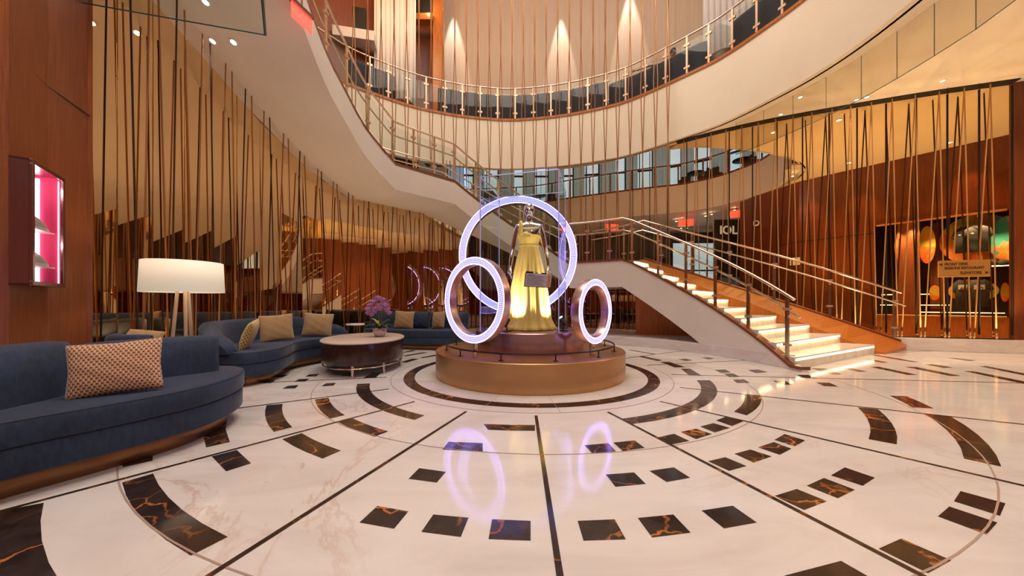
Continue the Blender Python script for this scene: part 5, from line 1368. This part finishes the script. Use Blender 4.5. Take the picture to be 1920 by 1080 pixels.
def shirt(label, px0, px1, py0, py1, dpt, mat, polo, grp):
    s0, s1 = shop_px(px0), shop_px(px1); s = (s0+s1)/2; Yc = shop(s, dpt, 0).y; z0, z1 = zat(py1, Yc), zat(py0, Yc); w, h = s1-s0, z1-z0
    e = empty('polo_shirt' if polo else 'tee_shirt', label, 'shirt', (0, 0, 0), grp); place(e, s, dpt, z0)
    out = [(-.34, 0), (.34, 0), (.35, .55), (.34, .72), (.43, .56), (.50, .64), (.40, .90), (.17, 1.0), (.06, .97), (-.06, .97), (-.17, 1.0), (-.40, .90), (-.50, .64), (-.43, .56), (-.34, .72), (-.35, .55)]
    m = MB(); from mathutils.geometry import tessellate_polygon
    n = len(out)
    from math import sin as sn_
    V = [[(x*w, y, z*h) for x, z in out] for y in (-.07, .07)]
    V2 = [[(x*w*.9, y, z*h*.98+.01*h) for x, z in out] for y in (-.10, .10)]
    tri = tessellate_polygon([[Vector((x, z, 0)) for x, z in out]])
    o_ = m.add(V[0]+V[1]+V2[0]+V2[1], [])
    for t in tri: m.f.append([o_+2*n+i for i in t]); m.mi.append(0); m.f.append([o_+3*n+i for i in t[::-1]]); m.mi.append(0)
    for i in range(n):
        j = (i+1) % n
        for q in ((i, j, n+j, n+i), (i, j, 2*n+j, 2*n+i), (n+i, n+j, 3*n+j, 3*n+i)): m.f.append([o_+x for x in q]); m.mi.append(0)
    m.build('cloth', mat, e, angle=80)
    if polo:
        m = MB(); m.loft([[(-.15*w, -.11, 1.0*h), (0, -.13, .86*h), (.15*w, -.11, 1.0*h)], [(-.11*w, -.02, 1.07*h), (0, -.05, 1.02*h), (.11*w, -.02, 1.07*h)]]); o = m.build('collar', mat, e); o.modifiers.new('s', 'SOLIDIFY').thickness = .015
        m = MB(); m.box((0, -.108, .78*h), (.03*w, .008, .16*h)); m.build('placket', mat, e)
        m = MB(); m.lathe([(.001, -.003), (.04*w*1.4, 0), (.001, .003)], n=16); o = m.build('logo', 'print_white', e); o.location = (-.16*w, -.112, .72*h); o.rotation_euler = (R(90), 0, 0); o.scale = (1, .5, 1)
    else:
        m = MB(); m.box((-.02*w, -.108, .72*h), (.40*w, .008, .17*h)); m.build('print', 'print_white', e, smooth=False)
        m = MB(); m.tube([(-.12*w, -.115, .64*h), (-.06*w, -.115, .72*h), (0, -.115, .66*h), (.06*w, -.115, .73*h), (.12*w, -.115, .66*h)], .014, 6); m.build('print_figure', 'shirt_grey', e)
    m = MB(); m.tube([(0, 0, 1.0*h), (0, 0, (3.58 if polo else 2.2)-z0)], .008, 6); m.build('hanging_wire', 'brass', e)
shirt('black polo shirt with white logo, right one of the overlapping pair', 1803, 1866, 424, 472, .55, 'shirt_black', True, 'black polo shirts in the shop window')
shirt('black polo shirt with white logo, left one of the overlapping pair', 1783, 1832, 428, 474, .85, 'shirt_black', True, 'black polo shirts in the shop window')
shirt('grey T-shirt with white print, right one of the overlapping pair', 1812, 1866, 524, 576, .55, 'shirt_grey', False, 'grey printed T-shirts in the shop window')
shirt('grey T-shirt with white print, left one of the overlapping pair', 1784, 1830, 524, 576, .85, 'shirt_grey', False, 'grey printed T-shirts in the shop window')
for (px0, px1, py, dpt) in ((1640,1860,596,.3), (1700,1890,586,.8), (1640,1780,572,1.2), (1640,1760,552,1.5)):
    s0, s1 = shop_px(px0), shop_px(px1); z = zat(py, shop((s0+s1)/2, dpt, 0).y)
    e = empty('lit_shelf', 'dark shelf with glowing front edge low in the shop window', 'shelf', (0, 0, 0), 'lit shelves in the shop window'); place(e, (s0+s1)/2, dpt, z)
    m = MB(); m.box((0, .12, 0), (s1-s0, .24, .03)); m.build('board', 'wood_dark', e, smooth=False)
    m = MB(); m.box((0, -.004, .0), (s1-s0-.02, .012, .018)); m.build('light_strip', 'strip_warm', e, smooth=False)
for s, dp_, wd_ in ((shop_px(1700), .65, .46), (shop_px(1752), 1.6, .26)):
    m = MB(); m.box((0, 0, 1.8), (wd_, .2, 3.6)); o = m.build('shop_column', 'wood_panel', smooth=False); place(o, s, dp_, 0); tag(o, 'dark wooden column inside the shop window, '+('left' if s < shop_px(1730) else 'right')+' one', 'column')
for px in (1668, 1710, 1752, 1806, 1850, 1885):
    s = shop_px(px); v = shop(s, .35, 3.585); downlight('small spotlight at the top of the shop window', tuple(v), (0, 0, 1), 'shop window spotlights', 0, .06)
    spot('shop_spot', (v.x, v.y, 3.5), tuple(shop(s+.15, 1.0, .8)), 130, 75, (1, .80, .55), .7)
for px, dpt, col, lab in ((1862, .5, 'shirt_black', 'black cap on the shelf between the oval boards, left one'), (1884, .5, 'shirt_black', 'black cap on the shelf between the oval boards, right one')):
    s = shop_px(px); Yc = shop(s, dpt, 0).y; e = empty('cap', lab, 'hat', (0, 0, 0)); place(e, s, dpt, zat(499, Yc))
    m = MB(); m.lathe([(.13, 0), (.135, .05), (.12, .12), (.07, .17), (.001, .19)], n=24); m.build('crown', col, e)
    m = MB(); m.lathe([(.001, 0), (.10, 0), (.10, .01), (.001, .012)], (0, -.14, .01), 20); m.build('brim', col, e)
s0, s1 = shop_px(1838), shop_px(1898); e = empty('lit_shelf', 'glowing shelf carrying the caps at the right of the shop window', 'shelf'); place(e, (s0+s1)/2, .5, zat(501, shop(s0, .5, 0).y))
m = MB(); m.box((0, 0, 0), (s1-s0, .4, .03)); m.build('board', 'wood_dark', e, smooth=False); m = MB(); m.box((0, -.2, 0), (s1-s0, .012, .03)); m.build('light_strip', 'strip_warm', e, smooth=False)
m = MB(); m.tube([tuple(shop(-.1, 1.9, 3.3)), tuple(shop(SL+1.5, 1.9, 3.3))], .2, 8)
